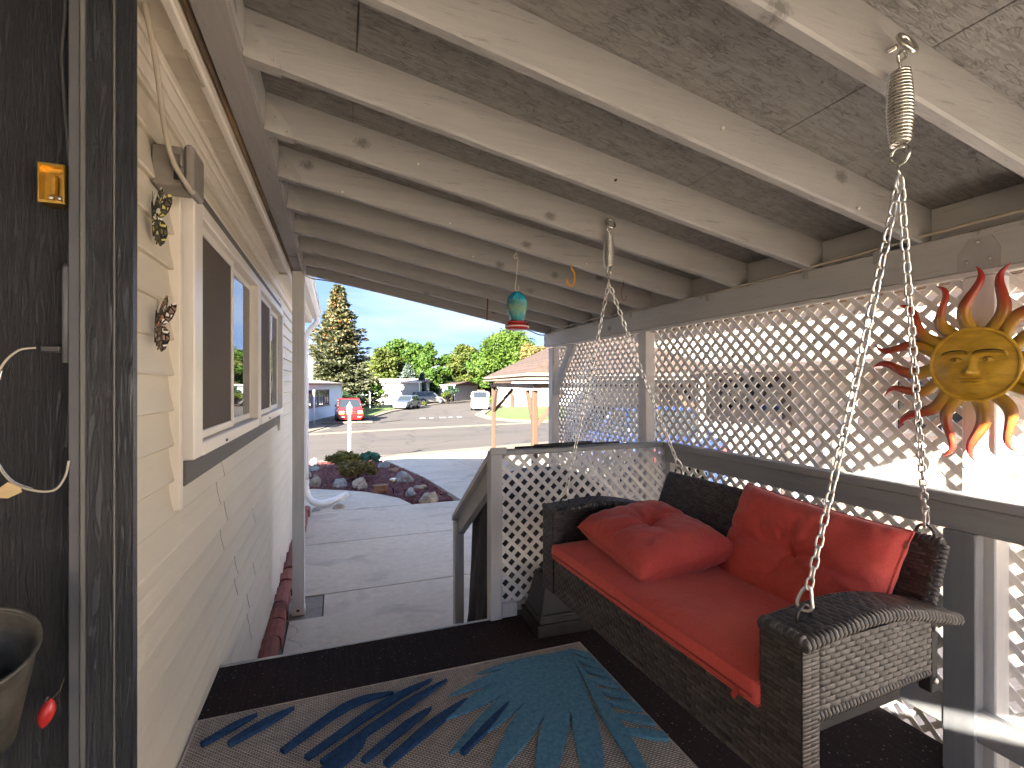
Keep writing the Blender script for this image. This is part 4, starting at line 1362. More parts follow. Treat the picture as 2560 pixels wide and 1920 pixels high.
# seat pad: box cushion, slightly crowned
root = thing('seat_cushion', 'long red box seat cushion on the wicker swing', 'cushion'); root.matrix_world = SM.copy()
a0, a1, c0, c1 = .003, .50, -.512, .512
m = MB()
n, k = 60, 26
def top(u, v):
    x = a0+(a1-a0)*v; y = c0+(c1-c0)*u
    e = min(1, min(v, 1-v)*9)**.6*min(1, min(u, 1-u)*14)**.6
    z = .222 + .016*e + .012*math.sin(PI*u)*e*.6 + .0045*mnoise.noise((x*7, y*5, 1))*e - .008*math.exp(-((y-.22)/.16)**2-((x-.30)/.16)**2)
    z += .004*e*math.sin(y*9+x*14)*mnoise.noise((x*3, y*3, 7))
    return (x-.004*e*(1-v)*0, y, z)
m.grid(top, n, k)
ring = [top(i/n, 0) for i in range(n)] + [top(1, i/k) for i in range(k)] + [top(1-i/n, 1) for i in range(n)] + [top(0, 1-i/k) for i in range(k)]
def out(p, d):
    x, y, z = p
    return (x + (-d if x < a0+.01 else d if x > a1-.01 else 0), y + (-d if y < c0+.01 else d if y > c1-.01 else 0))
lay = []
for (zz, d) in ((.218, .003), (.206, .007), (.190, .008), (.174, .006), (.164, .001), (.160, -.02)):
    lay.append([(*out(p, d), zz + .0022*mnoise.noise((p[0]*20, p[1]*20, zz*30))) for p in ring])
layers = [ring] + lay
vs = [p for l in layers for p in l]; N = len(ring)
fs = [((i)*N+j, (i)*N+(j+1) % N, (i+1)*N+(j+1) % N, (i+1)*N+j) for i in range(len(layers)-1) for j in range(N)]
m.add(vs, fs, True)
m.build('cover', MT['red_fabric2'], root)
for zz, d in ((.2185, .004), (.166, .004)):
    MB().tube([(*out(p, d), zz) for p in ring], .0032, 6, closed=True).build('piping', MT['red_fabric2'], root)
zs = MB().box((-.0105, -.505, .181), (-.0065, .505, .186)); zs.build('zip', MT['button'], root)
zp = MB().prism([(-.006, -.03), (.006, -.03), (.007, -.008), (.003, 0), (-.003, 0), (-.007, -.008)], -.002, .002, 0)
o = zp.build('zip_pull', MT['button'], root); o.location = (-.014, -.470, .182); o.rotation_euler = (.5, 0, 0)
M1 = SM @ Matrix.Translation((.285, .225, .305)) @ Matrix.Rotation(R(-7), 4, 'Z') @ Matrix.Rotation(R(-9), 4, 'Y') @ Matrix.Rotation(R(3), 4, 'X')
pillow('throw_pillow', 'tufted red pillow lying flat on the seat by the far arm', .40, .52, .165, M1, MT['red_fabric'], .72, 3, puck=1.2)
bq = bp(-.235, .205, .072)
lean = math.atan2(bd.x, bd.z)
M2 = SM @ Matrix.Translation(bq) @ Matrix(((0, bd.x, bn.x, 0), (-1, 0, 0, 0), (0, bd.z, bn.z, 0), (0, 0, 0, 1))) @ Matrix.Rotation(R(-3), 4, 'Z')
p2 = pillow('throw_pillow', 'button-tufted red pillow leaning upright against the swing back', .56, .37, .165, M2, MT['red_fabric'], .72, 11, puck=1.5)
o = MB().box((.225, -.165, .012), (.255, -.148, .0135)).build('care_tag', MT['white'], p2)
o = MB().prism([(-.004, -.022), (.004, -.022), (.005, 0), (-.005, 0)], 0, .002, 2).build('zip_pull', MT['brick'], p2); o.location = (.277, .155, .006)

# ================================================================ RUG
rug = thing('area_rug', 'woven beige rug with raised blue palm leaf pattern', 'rug', (0, 0, .590))
RX0, RX1, RY0, RY1 = -.497, 1.118, -.25, 2.10
MB().box((RX0, RY0, .001), (RX1, RY1, .007)).build('weave', MT['rug'], rug)
MB().tube([(RX0, RY0, .006), (RX1, RY0, .006), (RX1, RY1, .006), (RX0, RY1, .006)], .0055, 6, closed=True, smooth=False).build('binding', MT['rug_edge'], rug)
NF = [0]
def frond(pts, w, mat, nseg=10, name='pile_leaf', taper0=.35, grow=2.2):
    c = smooth_path([(x, y, 0) for x, y in pts], nseg)
    N = len(c)
    ws = []
    for i in range(N):
        s = i/(N-1)
        ws.append(w*(taper0 + (1-taper0)*math.sin(PI*min(1, s*1.15+.12)**.8) if s < .8 else (1-s)/.2*(.62) + .06) if False else w*max(.04, (taper0+(1-taper0)*min(1, s*grow))*(1-max(0, (s-.45)/.55)**1.6)))
    poly = strip_poly([(p.x, p.y) for p in c], ws)
    for nx, ny, k in ((1, 0, RX1-.008), (-1, 0, -RX0-.008), (0, 1, RY1-.008), (0, -1, -RY0)):
        poly = clip_half(poly, nx, ny, k)
        if len(poly) < 3: return
    bm = bmesh.new()
    vv = [bm.verts.new((x, y, .0065)) for x, y in poly]
    try: f = bm.faces.new(vv)
    except ValueError: bm.free(); return
    r = bmesh.ops.extrude_face_region(bm, geom=[f])
    tv = [v for v in r['geom'] if isinstance(v, bmesh.types.BMVert)]
    NF[0] += 1
    for v in tv: v.co.z += .008 + .0003*NF[0]
    bmesh.ops.triangulate(bm, faces=bm.faces[:])
    MB().addbm(bm).build(name, mat, rug)
B_, N_ = MT['pile_blue'], MT['pile_navy']
def fan(a0, L_, w, bend):
    x0, y0 = 1.035, 2.045
    pts = []
    for k in range(5):
        s = k/4; a = a0 + bend*s
        pts.append((x0+L_*s*math.cos(a), y0+L_*s*math.sin(a)))
    frond(pts, w, B_, taper0=.03, grow=1.35)
for a0, L_, w, bend in ((180, .46, .055, 3), (189, .62, .085, 3), (201, .74, .120, 0), (213.5, .80, .135, -1), (226, .84, .140, -1), (238.5, .88, .140, -2), (251, .88, .135, -2), (263, .88, .085, -1)):
    fan(R(a0), L_, w, R(bend))
for pts in ([(1.03, 2.05), (1.10, 1.97), (1.14, 1.90)], [(1.03, 1.98), (1.09, 1.90), (1.14, 1.83)], [(1.02, 1.90), (1.09, 1.83), (1.14, 1.76)], [(1.01, 1.82), (1.08, 1.765), (1.14, 1.70)],
            [(1.01, 1.74), (1.08, 1.685), (1.14, 1.63)], [(1.01, 1.66), (1.08, 1.61), (1.14, 1.56)], [(1.0, 1.58), (1.08, 1.53), (1.14, 1.48)], [(.99, 1.5), (1.07, 1.45), (1.14, 1.4)]):
    frond(pts, .045, B_)
for pts, w in (([(-.05, 1.72), (.25, 1.915), (.44, 2.02)], .042), ([(-.10, 1.76), (.17, 1.95), (.38, 2.045)], .040), ([(-.18, 1.82), (.04, 1.99), (.215, 2.012)], .042),
               ([(.15, 1.64), (.33, 1.77), (.49, 1.87)], .045), ([(.08, 1.68), (.24, 1.80), (.345, 1.865)], .036), ([(-.36, 1.92), (-.26, 1.99), (-.16, 2.05)], .042),
               ([(-.45, 1.95), (-.36, 2.015), (-.29, 2.055)], .03), ([(.40, 1.60), (.53, 1.70), (.64, 1.79)], .03), ([(-.3, 1.5), (0, 1.7), (.1, 1.8)], .05)):
    frond(pts[::-1][::-1], w, N_, name='pile_stripe', taper0=.6)

# ================================================================ PLANTER turned upside down
pt = thing('brown_planter', 'dark brown square plastic planter turned upside down under the swing', 'planter', (1.115, 2.335, .590), R(-2))
def frus(m, a0, a1, z0, z1, k=.78):
    m.add([(-a0, -a0*k, z0), (a0, -a0*k, z0), (a0, a0*k, z0), (-a0, a0*k, z0), (-a1, -a1*k, z1), (a1, -a1*k, z1), (a1, a1*k, z1), (-a1, a1*k, z1)],
          [(0,3,2,1), (4,5,6,7), (0,1,5,4), (1,2,6,5), (2,3,7,6), (3,0,4,7)])
m = MB(); frus(m, .165, .160, .0, .05); frus(m, .168, .166, .05, .062); m.build('rim', MT['planter'], pt)
m = MB(); frus(m, .150, .146, .062, .085); frus(m, .142, .105, .085, .255); frus(m, .105, .100, .255, .262); m.build('body', MT['planter'], pt)
for s in (-1, 1):
    for q in (-1, 1):
        MB().box((s*.072-.022, q*.05-.016, .262), (s*.072+.022, q*.05+.016, .28), .003).build('foot', MT['planter'], pt)
MB().box((-.149, -.1185, .10), (.149, -.1155, .104)).build('groove', MT['planter'], pt)

# ================================================================ covered grill beyond the lattice
gc = thing('covered_grill', 'dark grey cloth cover hanging over a grill behind the stair railing', 'grill', (1.33, 3.05, 0))
m = MB()
def gfn(u, v):
    a = u*2*PI
    h = 1.28*v
    sx, sy = .50, .30
    k = .86 + .20*(1-v)**2 + .05*math.sin(a*9+h*3)*(1-v*.6) + .03*math.sin(a*17+1)
    if v > .86: k *= 1 - ((v-.86)/.14)**2*.65
    ca, sa = math.cos(a), math.sin(a)
    q = (abs(ca)**4+abs(sa)**4)**-.25
    return (sx*k*ca*q, sy*k*sa*q, h)
m.grid(gfn, 96, 30, closed_u=True)
m.add([gfn(i/48, 1) for i in range(48)], [tuple(range(48))])
m.build('cloth', MT['cover'], gc)
for s in (-1, 1): MB().box((s*.35-.02, -.02, 0), (s*.35+.02, .02, .2)).build('leg', MT['black'], gc)

rod = MB()
rod.tube([(.93, 2.505, 1.514), (1.20, 2.515, 1.516), (1.62, 2.53, 1.514)], .006, 6)
rod.tube([(1.05, 2.512, 1.516), (1.42, 2.52, 1.522)], .011, 6)
tag(rod.build('black_rod', MT['black']), 'thin black rod lying along the cap of the low lattice rail', 'rod')

# ================================================================ METAL SUN
sunM = Matrix(((0, 0, -1, 1.905), (-1, 0, 0, .925), (0, 1, 0, 1.932), (0, 0, 0, 1)))
sund = thing('metal_sun', 'painted metal sun face with wavy red rays on the white porch post', 'wall decoration'); sund.matrix_world = sunM
def mk_gold():
    m, nt, b = nodes_of('gold_face')
    n1 = nz(nt, coords(nt, (6, 18, 6)), 3, 5, .6)
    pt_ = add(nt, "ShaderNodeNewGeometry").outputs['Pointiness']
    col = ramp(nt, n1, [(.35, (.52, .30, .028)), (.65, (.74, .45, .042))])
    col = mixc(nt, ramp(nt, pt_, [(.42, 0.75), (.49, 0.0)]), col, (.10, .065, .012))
    nt.links.new(col, b.inputs['Base Color']); b.inputs['Roughness'].default_value = .38; b.inputs['Metallic'].default_value = .0
    return m
def mk_ray():
    m, nt, b = nodes_of('ray_paint')
    ln = add(nt, "ShaderNodeVectorMath", operation='LENGTH'); nt.links.new(coords(nt), ln.inputs[0])
    n1 = nz(nt, coords(nt), 45, 4)
    k = math_(nt, 'ADD', math_(nt, 'MULTIPLY', ln.outputs['Value'], 3.4), math_(nt, 'MULTIPLY', n1, .12))
    col = ramp(nt, k, [(.47, (.52, .30, .028)), (.62, (.50, .22, .025)), (.76, (.46, .075, .02)), (.98, (.46, .028, .016))])
    nt.links.new(col, b.inputs['Base Color']); b.inputs['Roughness'].default_value = .35; b.inputs['Coat Weight'].default_value = .3
    return m
MT['gold'] = mk_gold(); MT['ray'] = mk_ray()
FR = .112
def relief(x, y):
    def G(cx, cy, sx, sy): return math.exp(-((x-cx)/sx)**2-((y-cy)/sy)**2)
    x /= FR; y /= FR
    r = math.hypot(x, y)
    z = .020*(1-r*r*.75)
    z += .016*math.exp(-(x/.10)**2)*max(0, min(1, (.28-y)/.5))*math.exp(-max(0, (-.26-y)/.05)**2)*(1 if y > -.34 else .4)*max(0, 1-((y-.05)/.55)**2*.4)
    z += .011*G(0, -.22, .11, .08) + .006*G(-.12, -.24, .06, .05) + .006*G(.12, -.24, .06, .05)
    for s in (-1, 1):
        ex = s*.36
        z -= .008*G(ex, .13, .22, .10)
        z += .009*G(ex, .13, .13, .075)
        z += .004*G(ex, .13, .045, .045)
        by = .33 - .32*(abs(x)-.36)**2
        if .04 < abs(x) < .75 and x*s > 0:
            z += .007*math.exp(-((y-by)/.035)**2)
        z += .005*G(s*.45, -.22, .25, .22)
    lip = -.46 + .10*x*x
    wl = math.exp(-(x/.25)**4)
    z += .007*math.exp(-((y-lip-.055)/.035)**2)*wl + .008*math.exp(-((y-lip+.05)/.045)**2)*wl - .006*math.exp(-((y-lip)/.018)**2)*wl
    z += .006*G(0, -.80, .25, .12)
    return z
m = MB()
def ff(u, v):
    a = u*2*PI; r = FR*v
    x, y = r*math.cos(a), r*math.sin(a)
    return (x, y, .006+relief(x, y))
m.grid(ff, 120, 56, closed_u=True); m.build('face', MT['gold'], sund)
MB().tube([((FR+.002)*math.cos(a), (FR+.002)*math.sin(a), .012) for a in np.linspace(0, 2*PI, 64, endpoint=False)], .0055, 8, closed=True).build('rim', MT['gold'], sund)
MB().lathe([(FR*.98, .002), (FR*.98, .005)], 48).build('backing', MT['dark_steel'], sund)
for s in (-1, 1):
    pts = []
    for i in range(15):
        x = s*(.08+.62*i/14)
        y = .40 - .42*(abs(x)-.34)**2 - (.10 if i == 0 else 0)
        pts.append((x*FR, y*FR, .009+relief(x*FR, y*FR)))
    MB().tube(pts, [.0008+.0012*math.sin(PI*i/14) for i in range(15)], 6).build('brow', MT['dark_steel'], sund)
    MB().tube([((s*.36+.05*math.cos(a))*FR, (.13+.045*math.sin(a))*FR, .0105+relief(s*.36*FR, .13*FR)) for a in np.linspace(0, 2*PI, 14, endpoint=False)], .0008, 5, closed=True).build('iris', MT['dark_steel'], sund)
    MB().tube([((s*.36+.16*q)*FR, (.13+.075*(1-q*q))*FR, .0085+relief((s*.36+.16*q)*FR, (.13+.075*(1-q*q))*FR)) for q in np.linspace(-1, 1, 9)], .0008, 5).build('eyelid', MT['dark_steel'], sund)
def ray_mesh(Lr, w, amp):
    m = MB()
    N = 22
    vs = []; fs = []
    for i in range(N+1):
        s = i/N
        r = FR*.93 + Lr*s
        off = amp*math.sin(s*PI*1.75+.25)*(.35+.9*s)
        ww = w*(1-.35*s-.60*s**4) if s < 1 else .0006
        sl = .35*math.cos(s*PI*1.75+.25)*amp/.03
        nx, ny = -sl*.5, 1
        q = math.hypot(nx, ny); nx /= q; ny /= q
        z = .004+.010*math.sin(s*PI*1.4)*.6
        vs += [(r+nx*ww, off+ny*ww, z), (r, off, z+.006*(1-s*.6)), (r-nx*ww, off-ny*ww, z), (r, off, z+.0045*(1-s*.6)-.0022)]
    for i in range(N):
        a = i*4; b_ = a+4
        for k_ in range(4): fs.append((a+k_, b_+k_, b_+(k_+1) % 4, a+(k_+1) % 4))
    m.add(vs, fs, False)
    me = m.mesh('ray'); me.materials.append(MT['ray'])
    for p in me.polygons: p.use_smooth = True
    return me
RM = [ray_mesh(.208, .0225, .028), ray_mesh(.185, .0205, .032), ray_mesh(.212, .0215, -.029)]
for k in range(16):
    o = link('ray', RM[(0, 1, 0, 2)[k % 4]], None, sund)
    o.matrix_local = Matrix.Rotation(2*PI*(k+.15)/16, 4, 'Z')
# ================================================================ things fixed to the dark wall
gb = thing('brass_outlet_box', 'open brass outlet box on the dark wall', 'outlet box', (-.519, 1.204, 2.257))
m = MB()
hx, hz, dp_ = .0205, .0385, .036
for lo, hi in (((-hx, -dp_, -hz), (-hx+.003, 0, hz)), ((hx-.003, -dp_, -hz), (hx, 0, hz)), ((-hx+.003, -dp_, hz-.006), (hx-.003, 0, hz)), ((-hx+.003, -dp_, -hz), (hx-.003, 0, -hz+.006))):
    m.box(lo, hi, .0008)
m.build('box_frame', MT['brass'], gb)
MB().box((-hx+.003, -.016, -hz+.006), (hx-.003, -.012, hz-.006)).build('back_plate', MT['brass'], gb)
MB().box((-.004, -.026, -.020), (.004, -.017, .020), .002).build('strap', MT['brass'], gb)
for x in (-.007, .006):
    MB().lathe([(.0045, 0), (.005, .002), (.003, .0035)], 10, Matrix.Translation((x, -.018, -.023)) @ Matrix.Rotation(PI/2, 4, 'X')).build('screw', MT['screw'], gb)
MB().box((-.009, -.020, .024), (.009, -.0165, .029), .001).build('tab', MT['brass'], gb)

cc = thing('wire_conduit', 'grey conduit stub and clip on the dark wall', 'conduit', (-.503, 1.19, 2.0))
MB().tube([(0, 0, -.088), (0, 0, .098), (0, .004, .104)], .0078, 10).build('sleeve', pm('conduit_grey', (.10,.105,.115), (.13,.135,.145), 9, rough=.45), cc)
MB().tube(smooth_path([(.001, .006, .10), (.003, .008, .25), (-.006, .010, .40), (-.012, .010, .52), (-.006, .010, .66), (-.010, .010, .95)], 8), .0035, 6).build('cable', MT['cable_dark'], cc)
MB().box((-.037, -.012, -.068), (-.008, .012, -.056), .002).build('clip', MT['cable_dark'], cc)
co = thing('wire_hoop', 'thin pale wire hoop with a paper tag hanging on the dark wall', 'wire', (-.545, 1.165, 1.80))
pts = [(.005, .0, .139), (-.02, -.004, .132), (-.043, -.006, .10), (-.053, -.006, .05), (-.056, -.006, -.01), (-.050, -.006, -.07), (-.028, -.006, -.112), (.002, -.004, -.131), (.032, 0, -.134), (.046, .008, -.11), (.050, .012, -.08)]
MB().tube(smooth_path(pts, 8), .0021, 6).build('wire', pm('pale_wire', (.46,.42,.34), rough=.4), co)
MB().tube(smooth_path([(p[0]*.96+.002, p[1]-.003, p[2]*.97) for p in pts[2:8]], 6), .0012, 5).build('thin_wire', MT['steel'], co)
k = MB()
for i in range(5): k.tube([(-.051+.0045*math.cos(a), -.006+.0045*math.sin(a), .052-.005*i) for a in np.linspace(0, 2*PI, 10, endpoint=False)], .0016, 5, closed=True)
k.build('binding', MT['cable'], co)
MB().prism([(-.050, -.128), (-.030, -.112), (-.012, -.124), (-.010, -.132), (-.030, -.142), (-.044, -.14)], -.012, -.0105, 1).build('paper_tag', MT['tag_paper'], co)

bk_ = thing('metal_bucket', 'weathered metal scoop bucket hanging low on the dark wall', 'bucket', (-.575, 1.06, 1.35), 0)
bk_.rotation_euler = (R(28), R(16), 0)
m = MB()
prof = [(.050, -.14), (.056, -.135), (.078, .105), (.081, .112), (.077, .116), (.074, .106), (.052, -.128)]
m.lathe(prof, 32); m.build('body', MT['pot_metal'], bk_)
MB().tube([(.0785*math.cos(a), .0785*math.sin(a), .112) for a in np.linspace(0, 2*PI, 32, endpoint=False)], .004, 6, closed=True).build('rim', MT['pot_metal'], bk_)
bd_ = thing('red_bird', 'small red bird ornament below the metal bucket', 'ornament', (-.508, 1.13, 1.255))
m = MB()
m.grid(lambda u, v: ((.013*math.sin(PI*v)**.7*math.cos(u*2*PI))+.012*(v-.5), .011*math.sin(PI*v)**.7*math.sin(u*2*PI), -.024+.055*v), 14, 12, closed_u=True)
m.build('body', MT['red_plastic'], bd_)
MB().tube([(.0, .0, .02), (.018, .004, .040), (.024, .006, .062)], [.002, .0014, .0008], 5).build('twig', MT['bark'], bd_)
MB().tube([(-.004, 0, .024), (.002, .002, .034)], [.005, .001], 6).build('crest', MT['black'], bd_)

# butterflies
def wingmat(name, a, b_, c):
    m, nt, b = nodes_of(name)
    vo = add(nt, "ShaderNodeTexVoronoi"); vo.inputs['Scale'].default_value = 75
    nt.links.new(coords(nt), vo.inputs['Vector'])
    ve = add(nt, "ShaderNodeTexVoronoi", feature='DISTANCE_TO_EDGE'); ve.inputs['Scale'].default_value = 75
    nt.links.new(coords(nt), ve.inputs['Vector'])
    sep = add(nt, "ShaderNodeSeparateColor"); nt.links.new(vo.outputs['Color'], sep.inputs['Color'])
    col = ramp(nt, sep.outputs['Red'], [(0.0, a), (.45, a), (.5, b_), (.8, b_), (.85, c)])
    col = mixc(nt, ramp(nt, ve.outputs['Distance'], [(.10, 1.0), (.16, 0.0)]), col, (.02, .018, .016))
    nt.links.new(col, b.inputs['Base Color']); b.inputs['Roughness'].default_value = .25; b.inputs['Coat Weight'].default_value = .5
    return m
def butterfly(loc, label, mat, tilt, sc=1.35):
    t = thing('butterfly_ornament', label, 'wall decoration', loc)
    t.rotation_euler = (R(tilt), 0, 0)
    fore = [(.004, .0), (.012, .020), (.026, .045), (.036, .056), (.042, .052), (.041, .038), (.034, .018), (.022, .002)]
    hind = [(.004, -.002), (.020, .0), (.030, -.012), (.031, -.03), (.024, -.050), (.016, -.058), (.010, -.045), (.006, -.02)]
    for s in (-1, 1):
        fold = Matrix.Rotation(s*R(42), 4, 'Z')
        for poly in (fore, hind):
            m = MB()
            m.prism([(s*a*sc, b*sc) for a, b in poly], -.0011, .0011, axis=1)
            # local: x along the wall -> world y ; fold lifts the wing off the wall
            M = Matrix(((0, 1, 0, 0), (1, 0, 0, 0), (0, 0, 1, 0), (0, 0, 0, 1))) @ Matrix.Rotation(s*R(48), 4, 'Z')
            mm = MB().add(m.v, m.f, False, M)
            mm.build('wing', mat, t)
    MB().tube([(.004, 0, .030*sc), (.006, 0, .012*sc), (.006, 0, -.012*sc), (.004, 0, -.04*sc)], [.0018, .0042, .004, .0012], 8).build('body', MT['black'], t)
    for s in (-1, 1): MB().tube([(.005, s*.001, .03*sc), (.008, s*.008, .05*sc)], .0006, 4).build('antenna', MT['black'], t)
butterfly((-.488, 1.59, 2.335), 'black and yellow enamel butterfly high on the siding', wingmat('yellow_wing', (.09,.085,.05), (.60,.54,.14), (.80,.82,.78)), 4)
butterfly((-.488, 1.615, 2.04), 'brown and white enamel butterfly lower on the siding', wingmat('brown_wing', (.22,.14,.10), (.80,.76,.70), (.50,.22,.12)), -8)

# utility box under the eave
ub = thing('utility_box', 'grey plastic utility box with latch under the eave', 'box', (-.43, 1.70, 2.505))
MB().box((-.075, -.055, -.055), (.005, .055, .06), .006).build('body', MT['grey_plastic'], ub)
MB().box((.007, -.062, -.068), (.032, .062, .068), .008).build('cover', MT['grey_plastic'], ub)
l = MB()
l.tube([(-.022, -.060, .035), (-.022, -.066, .030), (-.022, -.066, .002), (-.022, -.060, -.004)], .004, 6)
l.tube([(.002, -.060, .035), (.002, -.066, .030), (.002, -.066, .002), (.002, -.060, -.004)], .004, 6)
l.tube([(-.024, -.064, .033), (.004, -.064, .033)], .004, 6)
l.build('latch', MT['grey_plastic'], ub)
MB().box((-.018, -.060, -.04), (0, -.0555, -.015), .001).build('hasp', MT['dark_steel'], ub)
cb_ = MB().tube(smooth_path([(-.46, 1.34, 3.0), (-.455, 1.40, 2.88), (-.45, 1.50, 2.72), (-.452, 1.585, 2.57), (-.440, 1.62, 2.50), (-.415, 1.635, 2.452), (-.405, 1.66, 2.437)], 8), .0075, 8)
tag(cb_.build('beige_conduit', MT['cable']), 'beige flexible conduit curving down the siding into the utility box', 'conduit')
cb_ = MB().tube(smooth_path([(-.49, 1.33, 2.86), (-.46, 1.42, 2.845), (-.42, 1.5, 2.835), (-.40, 1.52, 2.835), (-.392, 1.54, 2.79), (-.388, 1.7, 2.783)], 8), .006, 7)
tag(cb_.build('eave_cable', MT['cable']), 'pale cable looping over the soffit to the fascia above the utility box', 'cable')
c1 = MB()
pts = [(1.944, 4.36, 2.365)]
for y in np.arange(4.2, -.5, -.22): pts.append((1.941 + .003*random.uniform(-1, 1), y, 2.383 + .012*math.sin(y*2.2) - (.02 if y > 4 else 0)))
c1.tube(smooth_path(pts, 4), .0062, 7)
tag(c1.build('beam_cable', MT['cable']), 'thin beige cable running along the top of the porch beam', 'cable')
c2 = MB().tube(smooth_path([(-.262, 3.6, 2.778), (-.265, 4.1, 2.772), (-.25, 4.2, 2.755), (-.20, 4.33, 2.752), (0, 4.352, 2.735), (.5, 4.355, 2.645), (1.2, 4.355, 2.51), (1.7, 4.355, 2.41), (1.86, 4.355, 2.36), (1.93, 4.36, 2.355)], 6), .0055, 7)
tag(c2.build('rafter_cable', MT['cable']), 'beige cable strung under the last rafter from the corner post', 'cable')

# ---------------- hooks and hummingbird feeder
hk = MB().tube(smooth_path([(.881, 2.345, 2.545), (.872, 2.345, 2.552), (.866, 2.345, 2.535), (.872, 2.345, 2.525), (.884, 2.345, 2.535), (.886, 2.345, 2.52), (.880, 2.345, 2.45), (.873, 2.345, 2.385), (.872, 2.345, 2.37), (.880, 2.345, 2.358), (.890, 2.345, 2.366), (.891, 2.345, 2.385)], 6), .0034, 6)
hk.tube([(.881, 2.345, 2.58), (.881, 2.345, 2.54)], .002, 6)
tag(hk.build('wire_hook', pm('pale_hook', (.55,.52,.46), rough=.4)), 'pale wire S-hook above the teal glass feeder', 'hook')
fd = thing('hummingbird_feeder', 'teal crackle glass hummingbird feeder with red base', 'bird feeder', (.881, 2.345, 2.155))
m = MB()
prof = [(.020, .040), (.032, .043), (.038, .055), (.047, .085), (.0545, .115), (.0535, .145), (.045, .172), (.030, .190), (.014, .198), (.004, .200)]
m.lathe(prof, 36); m.build('bottle', MT['teal_glass'], fd)
MB().lathe([(.030, .026), (.048, .030), (.050, .040), (.022, .043)], 32).build('collar', MT['red_plastic'], fd)
MB().lathe([(.050, .0), (.058, .004), (.062, .016), (.060, .027), (.046, .031)], 36).build('base', MT['red_plastic'], fd)
MB().lathe([(.0625, .011), (.0645, .0135), (.0625, .017)], 36).build('rim', MT['lattice'], fd)
MB().tube([(.009*math.cos(a), 0, .205+.006*math.sin(a)) for a in np.linspace(0, 2*PI, 12, endpoint=False)], .0016, 5, closed=True).build('eyelet', MT['steel'], fd)
for k in range(4):
    a = k*PI/2+.5
    MB().tube([(.06*math.cos(a), .06*math.sin(a), .020), (.083*math.cos(a), .083*math.sin(a), .030)], .0022, 5).build('perch', MT['dark_steel'], fd)
yh = MB().tube(smooth_path([(1.195, 2.335, 2.525), (1.196, 2.335, 2.498), (1.212, 2.335, 2.475), (1.213, 2.335, 2.435), (1.204, 2.335, 2.410), (1.186, 2.335, 2.405), (1.170, 2.335, 2.418), (1.166, 2.335, 2.437)], 6), .0048, 8)
tag(yh.build('yellow_hook', MT['yellow']), 'yellow vinyl coated screw hook under a rafter', 'hook')
rh = MB().tube(smooth_path([(1.525, 2.335, 2.46), (1.522, 2.335, 2.43), (1.510, 2.335, 2.395), (1.512, 2.335, 2.36), (1.524, 2.335, 2.345), (1.538, 2.335, 2.352), (1.540, 2.335, 2.372)], 6), .0024, 6)
tag(rh.build('red_hook', pm('dull_red_hook', (.28,.05,.05), rough=.4)), 'thin dull red hook near the beam', 'hook')
rw = MB().tube([(1.096, 3.565, 2.545), (1.093, 3.565, 2.45), (1.090, 3.565, 2.365)], .0055, 6)
tag(rw.build('red_hanger', pm('dark_red_hanger', (.22,.02,.02), rough=.4)), 'short dark red hanger dangling left of the feeder', 'hook')
ch = MB()
for i in range(14):
    ch.tube([(1.962+.005*math.cos(a)*(i % 2), 4.222-.003+.005*math.cos(a)*(1-i % 2)-.004, 2.235-i*.014+.008*math.sin(a)) for a in np.linspace(0, 2*PI, 8, endpoint=False)], .0013, 4, closed=True)
tag(ch.build('thin_chain', MT['dark_steel']), 'fine dark chain hanging on the corner post of the beam', 'chain')

# ================================================================ PLANTING BED
bed = [(-3.2, 9.62), (-.7, 9.58)] + [(x+.02, y+.02) for x, y in arc[2:-1]] + [(1.11, 7.55), (1.76, 7.58)] + [(edge_x(y)-.05, y) for y in (9, 10.5, 12, 13.5)] + [(1.22, 14.6), (1.0, 15.1), (-.4, 15.1), (-3.2, 14.6)]
tag(sheet('planting_bed', bed, -.012, MT['soil'], skirt=.05), kind='structure')
def in_poly(x, y, P):
    c = False
    for i in range(len(P)):
        (x1, y1), (x2, y2) = P[i], P[i-1]
        if (y1 > y) != (y2 > y) and x < (x2-x1)*(y-y1)/(y2-y1)+x1: c = not c
    return c
Q = []
rs = random.Random(5)
while len(Q) < 9000:
    x = rs.uniform(-1.3, 1.85); y = 7.55 + 7.5*rs.random()**1.5
    if not in_poly(x, y, bed): continue
    z = g(y) + rs.uniform(-.012, .022)
    M = Euler((rs.uniform(-.5, .5), rs.uniform(-.5, .5), rs.uniform(0, 6.28))).to_matrix()
    l, w_ = rs.uniform(.015, .038), rs.uniform(.006, .014)
    Q.append([tuple(M @ Vector(p) + Vector((x, y, z))) for p in ((-l, -w_, 0), (l, -w_, .004), (l, w_, 0), (-l, w_, .004))])
tag(quads_mesh('mulch', Q, MT['mulch']), 'red bark mulch covering the planting bed', 'mulch', kind='stuff')

